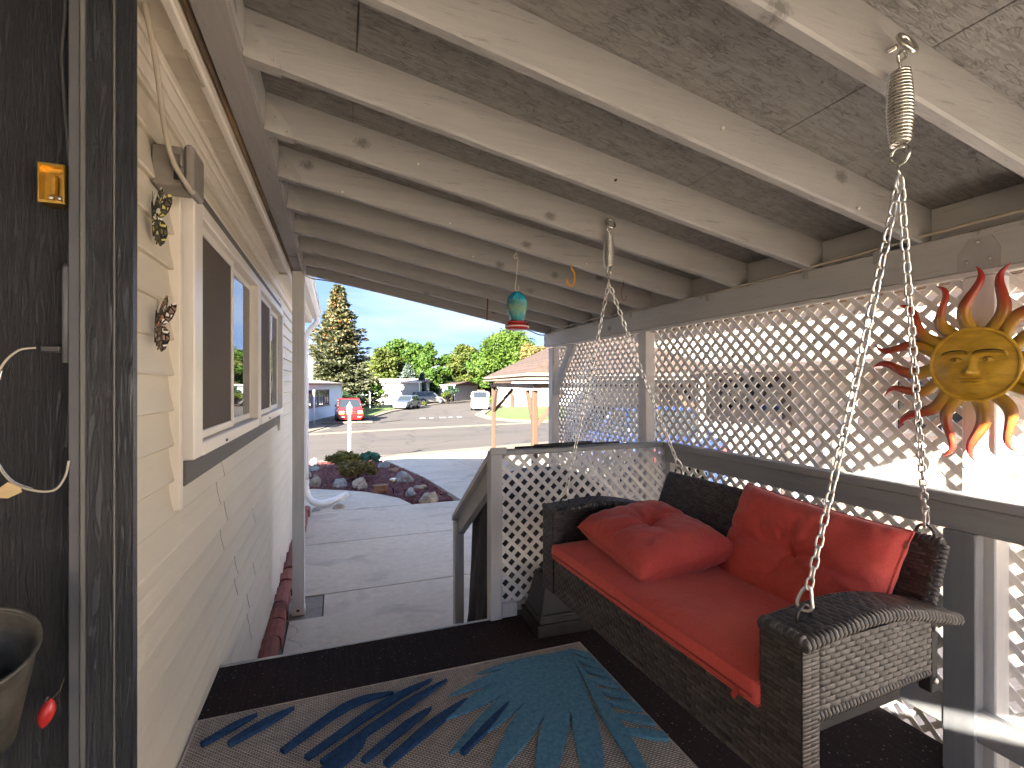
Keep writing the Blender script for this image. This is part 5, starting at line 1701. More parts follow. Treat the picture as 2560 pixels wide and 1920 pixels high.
def rock(loc, w, hgt, mat, label, seed, rz=0):
    bm = bmesh.new()
    bmesh.ops.create_icosphere(bm, subdivisions=3, radius=1)
    for v in bm.verts:
        p = v.co.copy()
        n = mnoise.noise(p*1.1 + Vector((seed*3.7, 0, 0)))*.35 + mnoise.noise(p*2.7 + Vector((seed, 5, 0)))*.14
        # facets
        n += .05*math.floor(3*mnoise.noise(p*1.7+Vector((0, seed*2.1, 0))))
        v.co = p*(1+n)
        v.co.z = max(v.co.z, -.35)
        v.co = Vector((v.co.x*w/2, v.co.y*w/2*.72, (v.co.z+.3)*hgt*.72))
    o = MB().addbm(bm).build('rock', mat)
    o.location = loc; o.rotation_euler = (0, 0, rz)
    tag(o, label, 'rock', 'rocks edging the planting bed')
RK = [((1.37, 7.62), .30, .17, 'rock', 'large smooth tan boulder at the near tip of the bed'),
      ((.38, 9.20), .35, .21, 'rock', 'big tan boulder in front of the bronze shrub'),
      ((.03, 9.50), .27, .17, 'rock_grey', 'pale rough rock left of the big tan boulder'),
      ((-.40, 9.75), .26, .22, 'rock', 'brown rock at the curve of the walk near the downspout'),
      ((-.55, 12.5), .30, .14, 'rock_grey', 'flat whitish rock at the left of the bed behind'),
      ((1.22, 9.55), .38, .22, 'rock_grey', 'grey and tan boulder along the driveway edge of the bed'),
      ((1.10, 12.5), .34, .15, 'rock_grey', 'pale flat rock behind the shrubs by the drive'),
      ((1.20, 11.2), .24, .12, 'rock_red', 'small reddish rock by the drive edge'),
      ((1.15, 8.15), .22, .15, 'rock_grey', 'small dark grey rock right of the solar light'),
      ((1.40, 8.72), .25, .09, 'rock', 'low flat rock between the grey boulder and the tip'),
      ((.02, 7.70), .22, .08, 'rock', 'small flat rock under the drain pipe mouth'),
      ((-.60, 14.1), .20, .24, 'rock_grey', 'upright grey stone at the back left of the bed'),
      ((-.62, 11.3), .24, .13, 'rock', 'tan stone half hidden behind the porch post'),
      ((-.30, 7.62), .13, .07, 'rock_grey', 'pebble sized stone beside the drain pipe elbow')]
for i, ((x, y), w, h, mt, lab) in enumerate(RK):
    rock((x, y, g(y)-.015), w, h, MT[mt], lab, i+1.3, i*1.7)

def leaf_quads(centers, n, size, seed, aspect=.6, squash=1.0, shell=.55, droop=0.0):
    r = np.random.default_rng(seed)
    C = np.array([c[:3] for c in centers]); RR = np.array([c[3] for c in centers])
    wgt = RR**2; wgt = wgt/wgt.sum()
    idx = r.choice(len(C), n, p=wgt)
    d = r.normal(size=(n, 3)); d /= np.linalg.norm(d, axis=1, keepdims=True)
    rad = RR[idx]*(shell + (1-shell)*r.random(n))*(.55+.45*r.random(n)**.5)
    P = C[idx] + d*rad[:, None]*np.array([1, 1, squash])
    a = r.normal(size=(n, 3)); a[:, 2] *= .6; a[:, 2] -= droop; a /= np.linalg.norm(a, axis=1, keepdims=True)
    nn = d + .7*r.normal(size=(n, 3)); nn[:, 2] += .35
    b = np.cross(nn, a); b /= np.linalg.norm(b, axis=1, keepdims=True)+1e-9
    s = size*(.6+.8*r.random(n))[:, None]
    a = a*s; b = b*s*aspect
    return np.stack([P-a, P-b*.9, P+a, P+b*.9], axis=1)

def shrub(loc, rx, h, mat, label, seed, leaf=.035, n=2600, name='shrub'):
    t = thing(name, label, 'shrub', loc)
    rs_ = random.Random(seed)
    cs = []
    for i in range(16):
        a = rs_.uniform(0, 6.28); q = rs_.random()**.5*.75
        cs.append((rx*q*math.cos(a), rx*q*math.sin(a)*.8, h*(.35+.45*(1-q)*rs_.random()+.1*rs_.random()), rx*rs_.uniform(.22, .38)))
    V = leaf_quads(cs, n, leaf, seed)
    V[:, :, 2] = np.maximum(V[:, :, 2], .01)
    o = quads_mesh('foliage', V, mat, t)
    m = MB()
    for i in range(9):
        c = cs[i]
        m.tube([(c[0]*.1, c[1]*.1, 0), (c[0]*.6, c[1]*.6, c[2]*.5), (c[0], c[1], c[2])], [.010, .007, .004], 5)
    m.build('stem', MT['bark'], t)
    return t
shrub((.33, 10.25, g(10.2)), .46, .46, MT['leaf_brown'], 'bronze brown low shrub in the middle of the bed', 1)
shrub((.12, 12.9, g(12.9)), .46, .52, leafmat('yellow_brown_leaves', (.09,.07,.025), (.20,.165,.035), (.36,.33,.05)), 'yellow tipped brown shrub behind the bronze one', 2)
shrub((.74, 13.1, g(13.1)), .33, .42, MT['leaf_teal'], 'blue green low shrub at the back right of the bed', 3)

lp = thing('lamp_post', 'white lamp post with lantern at the back of the planting bed', 'lamp post', (*at(874, 14.2), g(15.0)-.02))
MB().tube([(0, 0, 0), (0, 0, .25), (0, 0, 1.42)], [.055, .042, .038], 10).build('pole', MT['white'], lp)
MB().lathe([(.05, 1.40), (.07, 1.42), (.07, 1.44)], 8).build('collar', MT['white'], lp)
MB().lathe([(.055, 1.442), (.085, 1.60)], 6, smooth=False).build('lantern_glass', MT['lamp_glass'], lp)
MB().lathe([(.10, 1.602), (.09, 1.63), (.045, 1.70), (.018, 1.72), (.012, 1.76), (.003, 1.79)], 8).build('lantern_roof', MT['white'], lp)
for k in range(6):
    a = k*PI/3
    MB().tube([(.057*math.cos(a), .057*math.sin(a), 1.44), (.087*math.cos(a), .087*math.sin(a), 1.602)], .006, 4).build('lantern_bar', MT['white'], lp)
sl = thing('solar_light', 'small black stake light beside the wood block', 'garden light', (.895, 8.42, -.01))
MB().tube([(0, 0, 0), (0, 0, .19)], .010, 6).build('stake', MT['black'], sl)
MB().lathe([(.012, .19), (.05, .235), (.052, .243)], 10).build('lens', pm('cream_lens', (.72,.62,.38), rough=.3), sl)
MB().lathe([(.06, .244), (.062, .252), (.03, .262)], 10).build('cap', MT['steel'], sl)
wb = MB().box((-.115, -.07, 0), (.115, .07, .14), .01)
o = wb.build('wood_block', MT['wood_block']); o.location = (.70, 8.62, g(8.6)-.01); o.rotation_euler = (0, 0, R(-8)); tag(o, 'square cut reddish wood block lying in the mulch', 'block')
# ================================================================ CARPORT NEXT DOOR
cp = thing('carport', 'brown post carport with hipped shingle roof next door', 'carport', (0, 0, 0))
P1, P2 = Vector((4.13, 12.86, 0)), Vector((3.32, 7.94, 0))
ax = (P1-P2).normalized(); ou = Vector((-ax.y, ax.x, 0))  # ou points to the walk (-X)
def cpt(a, o_, z): 
    p = P2 + ax*a - ou*o_
    return (p.x, p.y, z)
def bar(m, a, b, w, h):
    a, b = Vector(a), Vector(b); d = (b-a); z = d.normalized()
    M = Matrix.Translation(a) @ z.to_track_quat('Z', 'X').to_matrix().to_4x4()
    m.box((-h/2, -w/2, 0), (h/2, w/2, d.length), min(w, h)*.08, M)
    return m
LEN = (P1-P2).length
for a, o_ in ((0, 0), (LEN, 0), (0, 3.3), (LEN, 3.3)):
    b0 = cpt(a, o_, g(cpt(a, o_, 0)[1])-.03); b1 = cpt(a, o_, 1.89)
    p = bar(MB(), b0, b1, .10, .10).build('post', MT['brown_post'], cp)
    for s in (-1, 1):
        if 0 <= a+s*.62 <= LEN:
            bar(MB(), cpt(a, o_, 1.22), cpt(a+s*.60, o_, 1.86), .07, .08).build('knee_brace', MT['brown_post'], cp)
    bar(MB(), cpt(a, o_, 1.22), cpt(a, o_+(.55 if o_ < 1 else -.55), 1.86), .07, .08).build('knee_brace', MT['brown_post'], cp)
for o_ in (0, 3.3): bar(MB(), cpt(-.25, o_, 1.965), cpt(LEN+.25, o_, 1.965), .14, .09).build('beam', MT['brown_post'], cp)
for a in (0, LEN): bar(MB(), cpt(a, .05, 1.965), cpt(a, 3.25, 1.965), .10, .08).build('beam', MT['brown_post'], cp)
E0, E1, O0, O1 = -.45, LEN+.30, -.22, 3.75
cp.location.z = -.13
for (q0, q1) in (((E0, O0), (E1, O0)), ((E0, O1), (E1, O1)), ((E0, O0), (E0, O1)), ((E1, O0), (E1, O1))):
    bar(MB(), cpt(*q0, 2.09), cpt(*q1, 2.09), .11, .035).build('fascia', MT['fascia'], cp)
    q0b = (q0[0], q0[1]); 
    bar(MB(), cpt(*q0, 2.165), cpt(*q1, 2.165), .045, .05).build('gutter', MT['fascia'], cp)
om = (O0+O1)/2; rz_ = 3.20; hw = (O1-O0)/2
NC = 14
for k in range(NC):
    t0, t1 = k/NC, (k+1.12)/NC
    for side in range(4):
        def pt(t, e):
            dz = 2.19 + (rz_-2.19)*t + (.016 if e == 0 else 0)
            i = hw*t*.999
            c = [(E0+i, O0+i), (E1-i, O0+i), (E1-i, O1-i), (E0+i, O1-i)]
            return c, dz
        c0, z0 = pt(t0, 0); c1, z1 = pt(min(1, t1), 1)
        a_, b_ = side, (side+1) % 4
        vs = [cpt(*c0[a_], z0), cpt(*c0[b_], z0), cpt(*c1[b_], z1), cpt(*c1[a_], z1)]
        vs += [(x, y, z-.014) for x, y, z in vs]
        MB().add(vs, [(0,1,2,3), (7,6,5,4), (0,4,5,1), (1,5,6,2), (2,6,7,3), (3,7,4,0)]).build('shingle_course', MT['shingle'], cp)
m = MB().add([cpt(E0, O0, 2.14), cpt(E1, O0, 2.14), cpt(E1, O1, 2.14), cpt(E0, O1, 2.14)], [(3,2,1,0)]); m.build('ceiling', MT['brown_post'], cp)
bar(MB(), cpt(LEN+.10, -.02, g(12.9)), cpt(LEN+.10, -.02, 2.06), .045, .045).build('downspout', MT['fascia'], cp)

nh = thing('neighbour_house', 'pink beige sided house seen through the porch lattice', 'house', (0, 0, 0))
MB().box((7.25, -14, -.3), (13, 14.5, 3.15)).build('wall_core', MT['pink_siding'], nh)  # unseen length behind the camera added to bounce sun into the porch
for k in range(28):
    z = -.05+.115*k
    mb = MB()
    prof = [(7.25, z), (7.215, z), (7.24, z+.117), (7.25, z+.117)]
    vs = [(x, y, q) for y in (-14.02, 14.5) for x, q in prof]
    mb.add(vs, [(0,1,2,3), (7,6,5,4), (0,4,5,1), (1,5,6,2), (2,6,7,3)]).build('siding_board', MT['pink_siding'], nh)
MT['dark_brown'] = pm('dark_brown_trim', (0.045, 0.034, 0.030), (0.06, 0.045, 0.04), 9, rough=.7)
MB().box((5.95, 1.5, 2.10), (7.21, 6.9, 2.16)).build('awning', MT['fascia'], nh)
MB().box((5.90, 1.45, 2.05), (5.945, 6.95, 2.17)).build('awning_edge', MT['dark_brown'], nh)
for yy in (1.6, 4.1, 6.7): MB().box((5.96, yy, -.06), (6.04, yy+.08, 2.098)).build('awning_post', MT['pink_siding'], nh)
MB().prism([(6.9, 3.12), (6.9, 3.2), (10, 3.95), (13.3, 3.2), (13.3, 3.12)], -14.3, 14.8, 1).build('roof', MT['shingle'], nh)
def simple_window(par, lo, hi, axis, frame=MT['white'], glass=MT['car_glass'], bars=1, out=-1):
    """frame with glazing bars on a wall; axis = wall normal axis"""
    w_ = MB()
    t = .06
    (u0, z0), (u1, z1) = lo[1:], hi[1:]
    x = lo[0]
    def B(m, a0, b0, a1, b1, d0, d1):
        if axis == 0: m.box((x+min(d0*out, d1*out), a0, b0), (x+max(d0*out, d1*out), a1, b1))
        else: m.box((a0, x+min(d0*out, d1*out), b0), (a1, x+max(d0*out, d1*out), b1))
    B(w_, u0, z0, u0+t, z1, 0, .05); B(w_, u1-t, z0, u1, z1, 0, .05)
    B(w_, u0+t, z0, u1-t, z0+t, 0, .05); B(w_, u0+t, z1-t, u1-t, z1, 0, .05)
    for k in range(bars):
        c = u0+(u1-u0)*(k+1)/(bars+1)
        B(w_, c-.02, z0+t, c+.02, z1-t, .005, .045)
    f = w_.build('window', frame, par)
    g_ = MB(); B(g_, u0+t, z0+t, u1-t, z1-t, .006, .02); g_.build('pane', glass, f)
    return f
simple_window(nh, (7.21, 6.1, 1.35), (7.21, 7.6, 2.0), 0, MT['dark_brown'])
simple_window(nh, (7.21, 3.2, 1.2), (7.21, 4.4, 2.0), 0)
MB().box((7.10, 5.98, -.1), (7.20, 6.08, 2.05)).build('post', MT['dark_brown'], nh)
MB().box((7.18, -14, -.3), (7.212, 14.5, .55)).build('skirting', MT['grey_wall'], nh)
MB().box((7.10, -4, -.1), (7.178, 5.2, 1.05)).build('brown_skirting', pm('brown_skirting', (.15,.095,.065), (.19,.125,.09), 5, rough=.8), nh)
shrub((4.3, 5.2, 0), .5, 1.25, MT['leaf_dark'], 'dark evergreen shrub glimpsed through the porch lattice', 8, .05, 1800)

# ================================================================ VEHICLES (x forward, y left)
def vehicle(name, label, cat, loc, rz, Lh, W, H, paint, st, cab, wheels=(.27, .80), wr=.33, kind='car', extra=None):
    """st: list of (x fraction, deck height, width factor); cab: (x0,x1 at belt, x0,x1 at roof)"""
    t = thing(name, label, cat, loc, rz)
    hl, hw_ = Lh/2, W/2
    m = MB(); vs = []; fs = []
    n = 12
    for (fx, zt, wf) in st:
        x = -hl + Lh*fx; w = hw_*wf; zb = .20
        pr = [(w*.80, zb), (w*.96, zb+.10), (w, zb+.30), (w*.985, zt-.16), (w*.93, zt-.03), (w*.80, zt)]
        ring_ = pr + [(-a, b) for a, b in pr[::-1]]
        vs += [(x, a, b) for a, b in ring_]
    for i in range(len(st)-1):
        for k in range(n):
            fs.append((i*n+k, i*n+(k+1) % n, (i+1)*n+(k+1) % n, (i+1)*n+k))
    fs.append(tuple(range(n))[::-1]); fs.append(tuple((len(st)-1)*n+k for k in range(n)))
    m.add(vs, fs, False)
    body = m.build('body', paint, t)
    b0, b1, r0, r1, zbelt = cab
    xs = [-hl+Lh*q for q in (b0, b1, r0, r1)]
    wb_, wt = hw_*.93, hw_*.76
    zb = zbelt - .03
    V = [(xs[0], -wb_, zb), (xs[1], -wb_*.95, zb), (xs[1], wb_*.95, zb), (xs[0], wb_, zb), (xs[2], -wt, H-.04), (xs[3], -wt*.97, H-.05), (xs[3], wt*.97, H-.05), (xs[2], wt, H-.04)]
    MB().add(V, [(0,3,2,1), (4,5,6,7), (0,1,5,4), (1,2,6,5), (2,3,7,6), (3,0,4,7)]).build('glazing', MT['car_glass'], t)
    rf_ = MB()
    ov = .025
    q = [Vector(p) for p in V[4:]]
    top_ = [(q[0].x-ov, q[0].y-ov, H-.055), (q[1].x+ov, q[1].y-ov, H-.065), (q[2].x+ov, q[2].y+ov, H-.065), (q[3].x-ov, q[3].y+ov, H-.055)]
    cxm = (q[0].x+q[1].x)/2
    up = [(cxm+(p[0]-cxm)*.88, p[1]*.86, H) for p in top_]
    rf_.add(top_+up, [(0,3,2,1), (4,5,6,7), (0,1,5,4), (1,2,6,5), (2,3,7,6), (3,0,4,7)])
    rf_.build('roof', paint, t)
    for k in range(4):
        MB().tube([Vector(V[k])*1.004, Vector(V[k+4])*1.004], .045, 6).build('pillar', paint, t)
    for s in (-1, 1):
        a = Vector((( xs[0]+xs[1])/2-.05, s*wb_*.98, zb)); b_ = Vector(((xs[2]+xs[3])/2-.05, s*wt*.99, H-.05))
        MB().tube([a, b_], .04, 6).build('pillar', paint, t)
        MB().box((xs[1]-.18, s*(hw_+.02)-.08, zbelt+.02), (xs[1]-.08, s*(hw_+.02)+.08, zbelt+.17), .02).build('mirror', MT['black'] if kind != 'van' else paint, t)
        for fx in wheels:
            x = -hl+Lh*fx
            Mx = Matrix.Translation((x, s*(hw_-.085), wr)) @ Matrix.Rotation(PI/2, 4, 'X')
            wl = MB().lathe([(wr*.55, -.10), (wr*.93, -.10), (wr, -.06), (wr, .06), (wr*.93, .10), (wr*.55, .10)], 20, Mx).build('wheel', MT['tyre'], t)
            MB().lathe([(wr*.12, -.108), (wr*.58, -.104), (wr*.60, .104), (wr*.12, .108)], 14, Mx).build('rim', MT['rim'], wl)
            MB().lathe([(wr*1.16, -.012), (wr*1.16, .012)], 18, Matrix.Translation((x, s*(hw_-.012), wr+.02)) @ Matrix.Rotation(PI/2, 4, 'X')).build('wheel_arch', MT['black'], t)
    # nose and tail
    xf = hl; zf = st[-1][1]
    wf = hw_*st[-1][2]
    for s in (-1, 1):
        MB().box((xf-.05, s*wf*.72-.17, zf-.22), (xf+.012, s*wf*.72+.17, zf-.06), .02).build('headlight', MT['lamp_glass'], t)
        MB().box((xf-.05, s*wf*.72-.17, zf-.285), (xf+.012, s*wf*.72+.17, zf-.235), .01).build('turn_signal', MT['amber'], t)
        xr = -hl; zr = st[0][1]; wr_ = hw_*st[0][2]
        MB().box((xr-.012, s*wr_*.86-.07, zr-.42), (xr+.05, s*wr_*.86+.07, zr-.08), .015).build('tail_light', MT['flag_red'], t)
    MB().box((xf-.04, -wf*.44, zf-.25), (xf+.010, wf*.44, zf-.07), .01).build('grille', MT['black'], t)
    MB().box((xf-.12, -wf*.98, .28), (xf+.05, wf*.98, .46), .03).build('front_bumper', paint, t)
    MB().box((-hl-.05, -hw_*st[0][2]*.96, .30), (-hl+.1, hw_*st[0][2]*.96, .48), .03).build('rear_bumper', paint if kind != 'van' else MT['car_silver'], t)
    MB().box((-hl-.062, -.16, .34) if kind != 'van' else (-hl-.014, -.17, .78), (-hl-.05, .16, .44) if kind != 'van' else (-hl-.001, .17, .88)).build('plate', MT['white'], t)
    return t, hl, hw_
# red pickup
x, y = at(871, 34.6)
t, hl, hw_ = vehicle('pickup_truck', 'red pickup truck parked facing the porch across the street', 'truck', (.75, 36.9, -.755), R(-88), 4.8, 1.78, 1.60, MT['car_red'],
    [(0, .98, .92), (.02, 1.0, .97), (.40, 1.0, 1), (.44, 1.04, 1), (.66, 1.04, 1), (.70, 1.0, 1), (.95, .93, .98), (1, .84, .92)], (.40, .74, .44, .64, 1.02), wheels=(.22, .82), wr=.34)
MB().box((hl+.01, -.55, .66), (hl+.018, .55, .70)).build('grille_bar', MT['car_red'], t)
for s in (-1, 1): MB().box((hl+.05, s*.55-.12, .36), (hl+.056, s*.55+.12, .40)).build('fog_light', MT['lamp_glass'], t)
kb = MB().box((-1.6, -.12, 0), (1.6, .12, .13), .02); o = kb.build('parking_kerb', MT['kerb']); o.location = (.6, 33.6, -.76); o.rotation_euler = (0, 0, R(4)); tag(o, 'low concrete parking kerb in front of the red pickup', 'kerb')
# sedan
sd = math.atan2(-.88, -.47)
vehicle('sedan_car', 'blue grey sedan parked at the far left kerb', 'car', (7.0, 51.8, -.755), sd, 4.6, 1.75, 1.40, MT['car_grey'],
    [(0, .86, .84), (.03, .92, .93), (.20, .94, 1), (.5, .92, 1), (.72, .90, 1), (.95, .78, .94), (1, .70, .85)], (.16, .74, .27, .58, .91))
vehicle('suv_car', 'silver hatchback wagon half hidden by the white house', 'car', (*at(1072, 64), -.755), R(8), 4.5, 1.8, 1.62, MT['car_silver'],
    [(0, 1.0, .88), (.03, 1.04, .95), (.3, 1.05, 1), (.6, 1.03, 1), (.72, 1.0, 1), (.95, .86, .94), (1, .74, .85)], (.03, .74, .08, .56, 1.03))
vn = at(1199, 47.5)
t, hl, hw_ = vehicle('white_van', 'small white van seen from behind at the kerb', 'van', (vn[0]+.6, vn[1]+1.9, -.755), R(74), 4.4, 1.85, 1.88, MT['car_white'],
    [(0, 1.22, .93), (.02, 1.25, .98), (.5, 1.22, 1), (.78, 1.12, 1), (.93, .95, .94), (1, .80, .86)], (.005, .80, .03, .62, 1.22), kind='van')
MB().box((-hl-.006, -.66, 1.20), (-hl+.06, .66, 1.24), .01).build('tailgate_trim', MT['car_white'], t)
for s in (-1, 1):
    MB().box((-hl+.02, s*.76-.14, 1.16), (-hl+.20, s*.76+.12, 1.82), .03).build('rear_pillar', MT['car_white'], t)
    MB().tube([(-1.4, s*.6, 1.93), (.9, s*.6, 1.91)], .025, 6).build('roof_rail', MT['black'], t)
MB().box((-1.3, -.5, 1.90), (-.6, .3, 2.02), .04).build('roof_load', MT['wood_block'], t)
vehicle('blue_car', 'bright blue car under the carport seen through the lattice', 'car', (5.85, 8.7, -.02), R(82), 4.4, 1.75, 1.45, MT['car_blue'],
    [(0, .90, .85), (.03, .96, .94), (.20, .97, 1), (.5, .95, 1), (.72, .93, 1), (.95, .80, .94), (1, .72, .85)], (.12, .74, .22, .58, .94))
vehicle('red_car', 'small red car far up the street behind the carport', 'car', (*at(1277, 80), -.755), R(-70), 4.3, 1.75, 1.5, MT['car_red'],
    [(0, .90, .85), (.03, .96, .94), (.5, .95, 1), (.72, .93, 1), (1, .72, .85)], (.12, .74, .22, .58, .94))

# ================================================================ FAR HOUSES
def far_house(name, label, A, B, depth, zt, wallm, roofm, over=.3, pitch=.22, ridge='along', zb=-.8):
    """front wall runs from A to B (world x, y); the body extends 'depth' behind it (to the left of A->B)"""
    A, B = Vector((*A, 0)), Vector((*B, 0))
    d = B-A; Lx = d.length
    t = thing(name, label, 'house', (A.x, A.y, 0), math.atan2(d.y, d.x))
    MB().box((0, 0, zb), (Lx, depth, zt)).build('wall', wallm, t)
    rz0 = zt+.02
    if ridge == 'along':
        prof = [(-over, rz0), (-over, rz0+.10), (depth/2, rz0+.10+pitch*(depth/2+over)), (depth+over, rz0+.10), (depth+over, rz0)]
        m = MB().prism(prof, -over, Lx+over, 0)
    else:
        prof = [(-over, rz0), (-over, rz0+.10), (Lx/2, rz0+.10+pitch*(Lx/2+over)), (Lx+over, rz0+.10), (Lx+over, rz0)]
        m = MB().prism(prof, -over, depth+over, 1)
    m.build('roof', roofm, t)
    MB().box((-.03, -.03, zb), (.09, .09, zt)).build('corner_board', MT['white'], t)
    MB().box((Lx-.09, -.03, zb), (Lx+.03, .09, zt)).build('corner_board', MT['white'], t)
    MB().box((-over-.01, -over-.03, rz0-.02), (Lx+over+.01, -over, rz0+.12)).build('fascia', MT['white'] if wallm is not MT['blue_wall'] else MT['pink_trim'], t)
    return t, Lx
t, Lx = far_house('pale_blue_house', 'pale blue white house with a strip of windows behind the red pickup', (-4.2, 27.5+.0), (.31, 44.8), 6, 1.80, MT['blue_wall'], MT['grey_shingle'], pitch=.12)
for k in range(6):
    u = Lx-5.2-k*1.45
    simple_window(t, (0, u, .25), (0, u+1.25, 1.45), 1, MT['pink_trim'], bars=1, out=-1)
MB().box((Lx-13.6, -.035, .15), (Lx-3.6, -.005, .24)).build('window_ledge', MT['pink_trim'], t)
t, Lx = far_house('white_end_house', 'white gabled house end with grey roof beyond the small tree', at(896, 64), at(1049, 64), 9, 2.05, MT['white_wall'], MT['grey_shingle'], over=.35, pitch=.10)
for u in (3.2, 6.4): 
    MB().box((u, -.32, 2.35), (u+.5, -.05, 2.48)).build('roof_vent', MT['brown_post'], t)
for k in range(2): MB().tube([(4.3+k*.9, -.5, -.75), (4.3+k*.9, -.5, .9)], .03, 5).build('gate_post', MT['dark_steel'], t)
for k in range(3): MB().tube([(4.3, -.5, -.4+k*.6), (5.2, -.5, -.4+k*.6)], .02, 5).build('gate_rail', MT['dark_steel'], t)
t, Lx = far_house('grey_house', 'grey house with dark skirting beyond the silver wagon', at(1060, 74), at(1136, 72), 8, 1.65, MT['grey_wall'], MT['shingle'], pitch=.12)
MB().box((.1, -.04, -.8), (Lx, -.003, .1)).build('skirting', pm('dark_skirting', (.10,.07,.06), rough=.8), t)
t, Lx = far_house('tan_house', 'tan brick house with a white window at the end of the street', at(1137, 76), at(1170, 79), 8, 1.55, MT['tan_wall'], MT['grey_shingle'], pitch=.1)
simple_window(t, (0, .4, .1), (0, 1.9, 1.1), 1, MT['white'], MT['lamp_glass'], 1)
MB().box((.05, -.04, -.8), (Lx, -.003, -.1)).build('skirting', MT['white_wall'], t)
t, Lx = far_house('hip_house', 'low white house with blue grey roof behind the van', at(1172, 95), at(1262, 92), 10, 1.35, MT['tan_wall'], pm('bluegrey_roof', (.28,.31,.33), (.33,.36,.38), 2, rough=.8), pitch=.28, over=.5)
t, Lx = far_house('white_corner_house', 'bright white house on the corner lawn behind the carport posts', at(1284, 54), at(1440, 56), 8, 1.95, MT['white_wall'], MT['shingle'], pitch=.18)
MB().box((.62, -.05, .2), (1.0, -.02, 1.35), .01).build('wall_plaque', pm('cream_plaque', (.62,.52,.36), rough=.6), t)
simple_window(t, (0, 4.4, .3), (0, 5.9, 1.4), 1)
MB().box((-.35, -.02, -.8), (-.08, .2, 1.4)).build('side_trim', MT['brown_post'], t)
t, Lx = far_house('cream_house', 'cream low house far right between the carport posts', at(1228, 84), at(1290, 84), 8, 1.3, pm('cream_wall', (.62,.54,.44), rough=.7), MT['grey_shingle'], pitch=.12)

# ================================================================ TREES
def tree(name, label, loc, h, crown_r, crown_h, mat, seed, n=9000, leaf=.30, nclump=34, trunk_r=.22, base=.25, group=None, squash=.8):
    rs_ = random.Random(seed)
    t = thing(name, label, 'tree', loc, group=group)
    cz = h - crown_h/2
    cs = []
    for i in range(nclump):
        while True:
            p = Vector((rs_.uniform(-1, 1), rs_.uniform(-1, 1), rs_.uniform(-1, 1)))
            if .35 < p.length < 1.0: break
        taper = 1 - .25*max(0, p.z)
        cs.append((p.x*crown_r*.86*taper, p.y*crown_r*.86*taper, cz+p.z*crown_h*.44, crown_r*rs_.uniform(.20, .36)))
    V = leaf_quads(cs, n, leaf, seed, squash=squash, shell=.35)
    quads_mesh('crown', V, mat, t)
    m = MB()
    m.tube([(0, 0, 0), (.05, 0, h*.12), (-.04, .05, cz-crown_h*.2), (0, 0, cz+crown_h*.2)], [trunk_r*1.25, trunk_r, trunk_r*.7, trunk_r*.2], 9)
    m.build('trunk', MT['bark'], t)
    for i in range(9):
        c = cs[i]
        s0 = (0, 0, cz-crown_h*.35+rs_.random()*crown_h*.3)
        MB().tube([s0, (c[0]*.5, c[1]*.5, (s0[2]+c[2])/2-.1), (c[0], c[1], c[2])], [trunk_r*.4, trunk_r*.25, trunk_r*.08], 6).build('limb', MT['bark'], t)
    return t
def spruce(name, label, loc, h, r, seed, mat, conemat=None, nb=300):
    rs_ = random.Random(seed); r_ = np.random.default_rng(seed)
    t = thing(name, label, 'tree', loc)
    MB().tube([(0, 0, 0), (0, 0, h*.5), (0, 0, h*.99)], [.32, .2, .02], 9).build('trunk', MT['bark'], t)
    Q = []; CQ = []
    for k in range(nb):
        f = (k+.5)/nb
        z0 = h*(.05+.93*f**.92)
        a = k*2.39996 + rs_.uniform(-.3, .3)
        lr = r*(1-(z0/h))**.80*rs_.uniform(.55, 1.12)*(1+.16*math.sin(a*2+z0)) + .12
        d = np.array([math.cos(a), math.sin(a), 0]); s = np.array([-d[1], d[0], 0])
        nn = int(14+62*lr/r)
        u = r_.random(nn)**.75
        drop = -.22*lr*u + .16*lr*u**2.5 + r_.normal(0, .07, nn)
        side = r_.normal(0, 1, nn)*lr*.16*(1-u*.55)
        P = d*(lr*u)[:, None] + s*side[:, None]
        P[:, 2] = z0 + drop - np.abs(side)*.25
        dirv = d*.8 + s*np.sign(side)[:, None]*.6 + r_.normal(0, .35, (nn, 3)); dirv[:, 2] += .1
        dirv /= np.linalg.norm(dirv, axis=1, keepdims=True)
        b = np.cross(dirv, r_.normal(0, 1, (nn, 3))+np.array([0, 0, 1.2])); b /= np.linalg.norm(b, axis=1, keepdims=True)
        sz = (.24 + .10*r_.random(nn))[:, None]
        A_ = dirv*sz; B2 = b*sz*.38
        Q.append(np.stack([P-A_*.6, P-B2, P+A_, P+B2], 1))
        if conemat is not None and f > .22 and rs_.random() < .10+1.0*f**1.3:
            m_ = int(4+18*f*f)
            uu = .55+.45*r_.random(m_)
            C = d*(lr*uu)[:, None] + s*(r_.normal(0, .12, m_)*lr)[:, None]
            C[:, 2] = z0 - .20*lr*uu + .16*lr*uu**2.5 + .02
            ax_ = np.tile(np.array([0, 0, -.20]), (m_, 1)) + r_.normal(0, .04, (m_, 3)); bx = r_.normal(0, 1, (m_, 3)); bx[:, 2] = 0; bx = bx/np.linalg.norm(bx, axis=1, keepdims=True)*.085
            CQ.append(np.stack([C, C+ax_*.5-bx, C+ax_, C+ax_*.5+bx], 1))
    quads_mesh('crown', np.concatenate(Q), mat, t)
    if CQ:
        o = quads_mesh('cones', np.concatenate(CQ), conemat, t); o['kind'] = 'stuff'
    return t
GZ0 = -.78
spruce('spruce_tree', 'tall blue spruce hung with brown cones behind the red pickup', (*at(846, 50), GZ0), 13.2, 4.7, 4, MT['leaf_spruce'], MT['cone'], 560)
tree('street_tree', 'broad green tree behind the white gabled house', (*at(1012, 86), GZ0), 11.2, 5.2, 9.6, MT['leaf_green'], 11, 20000, .25, 60)
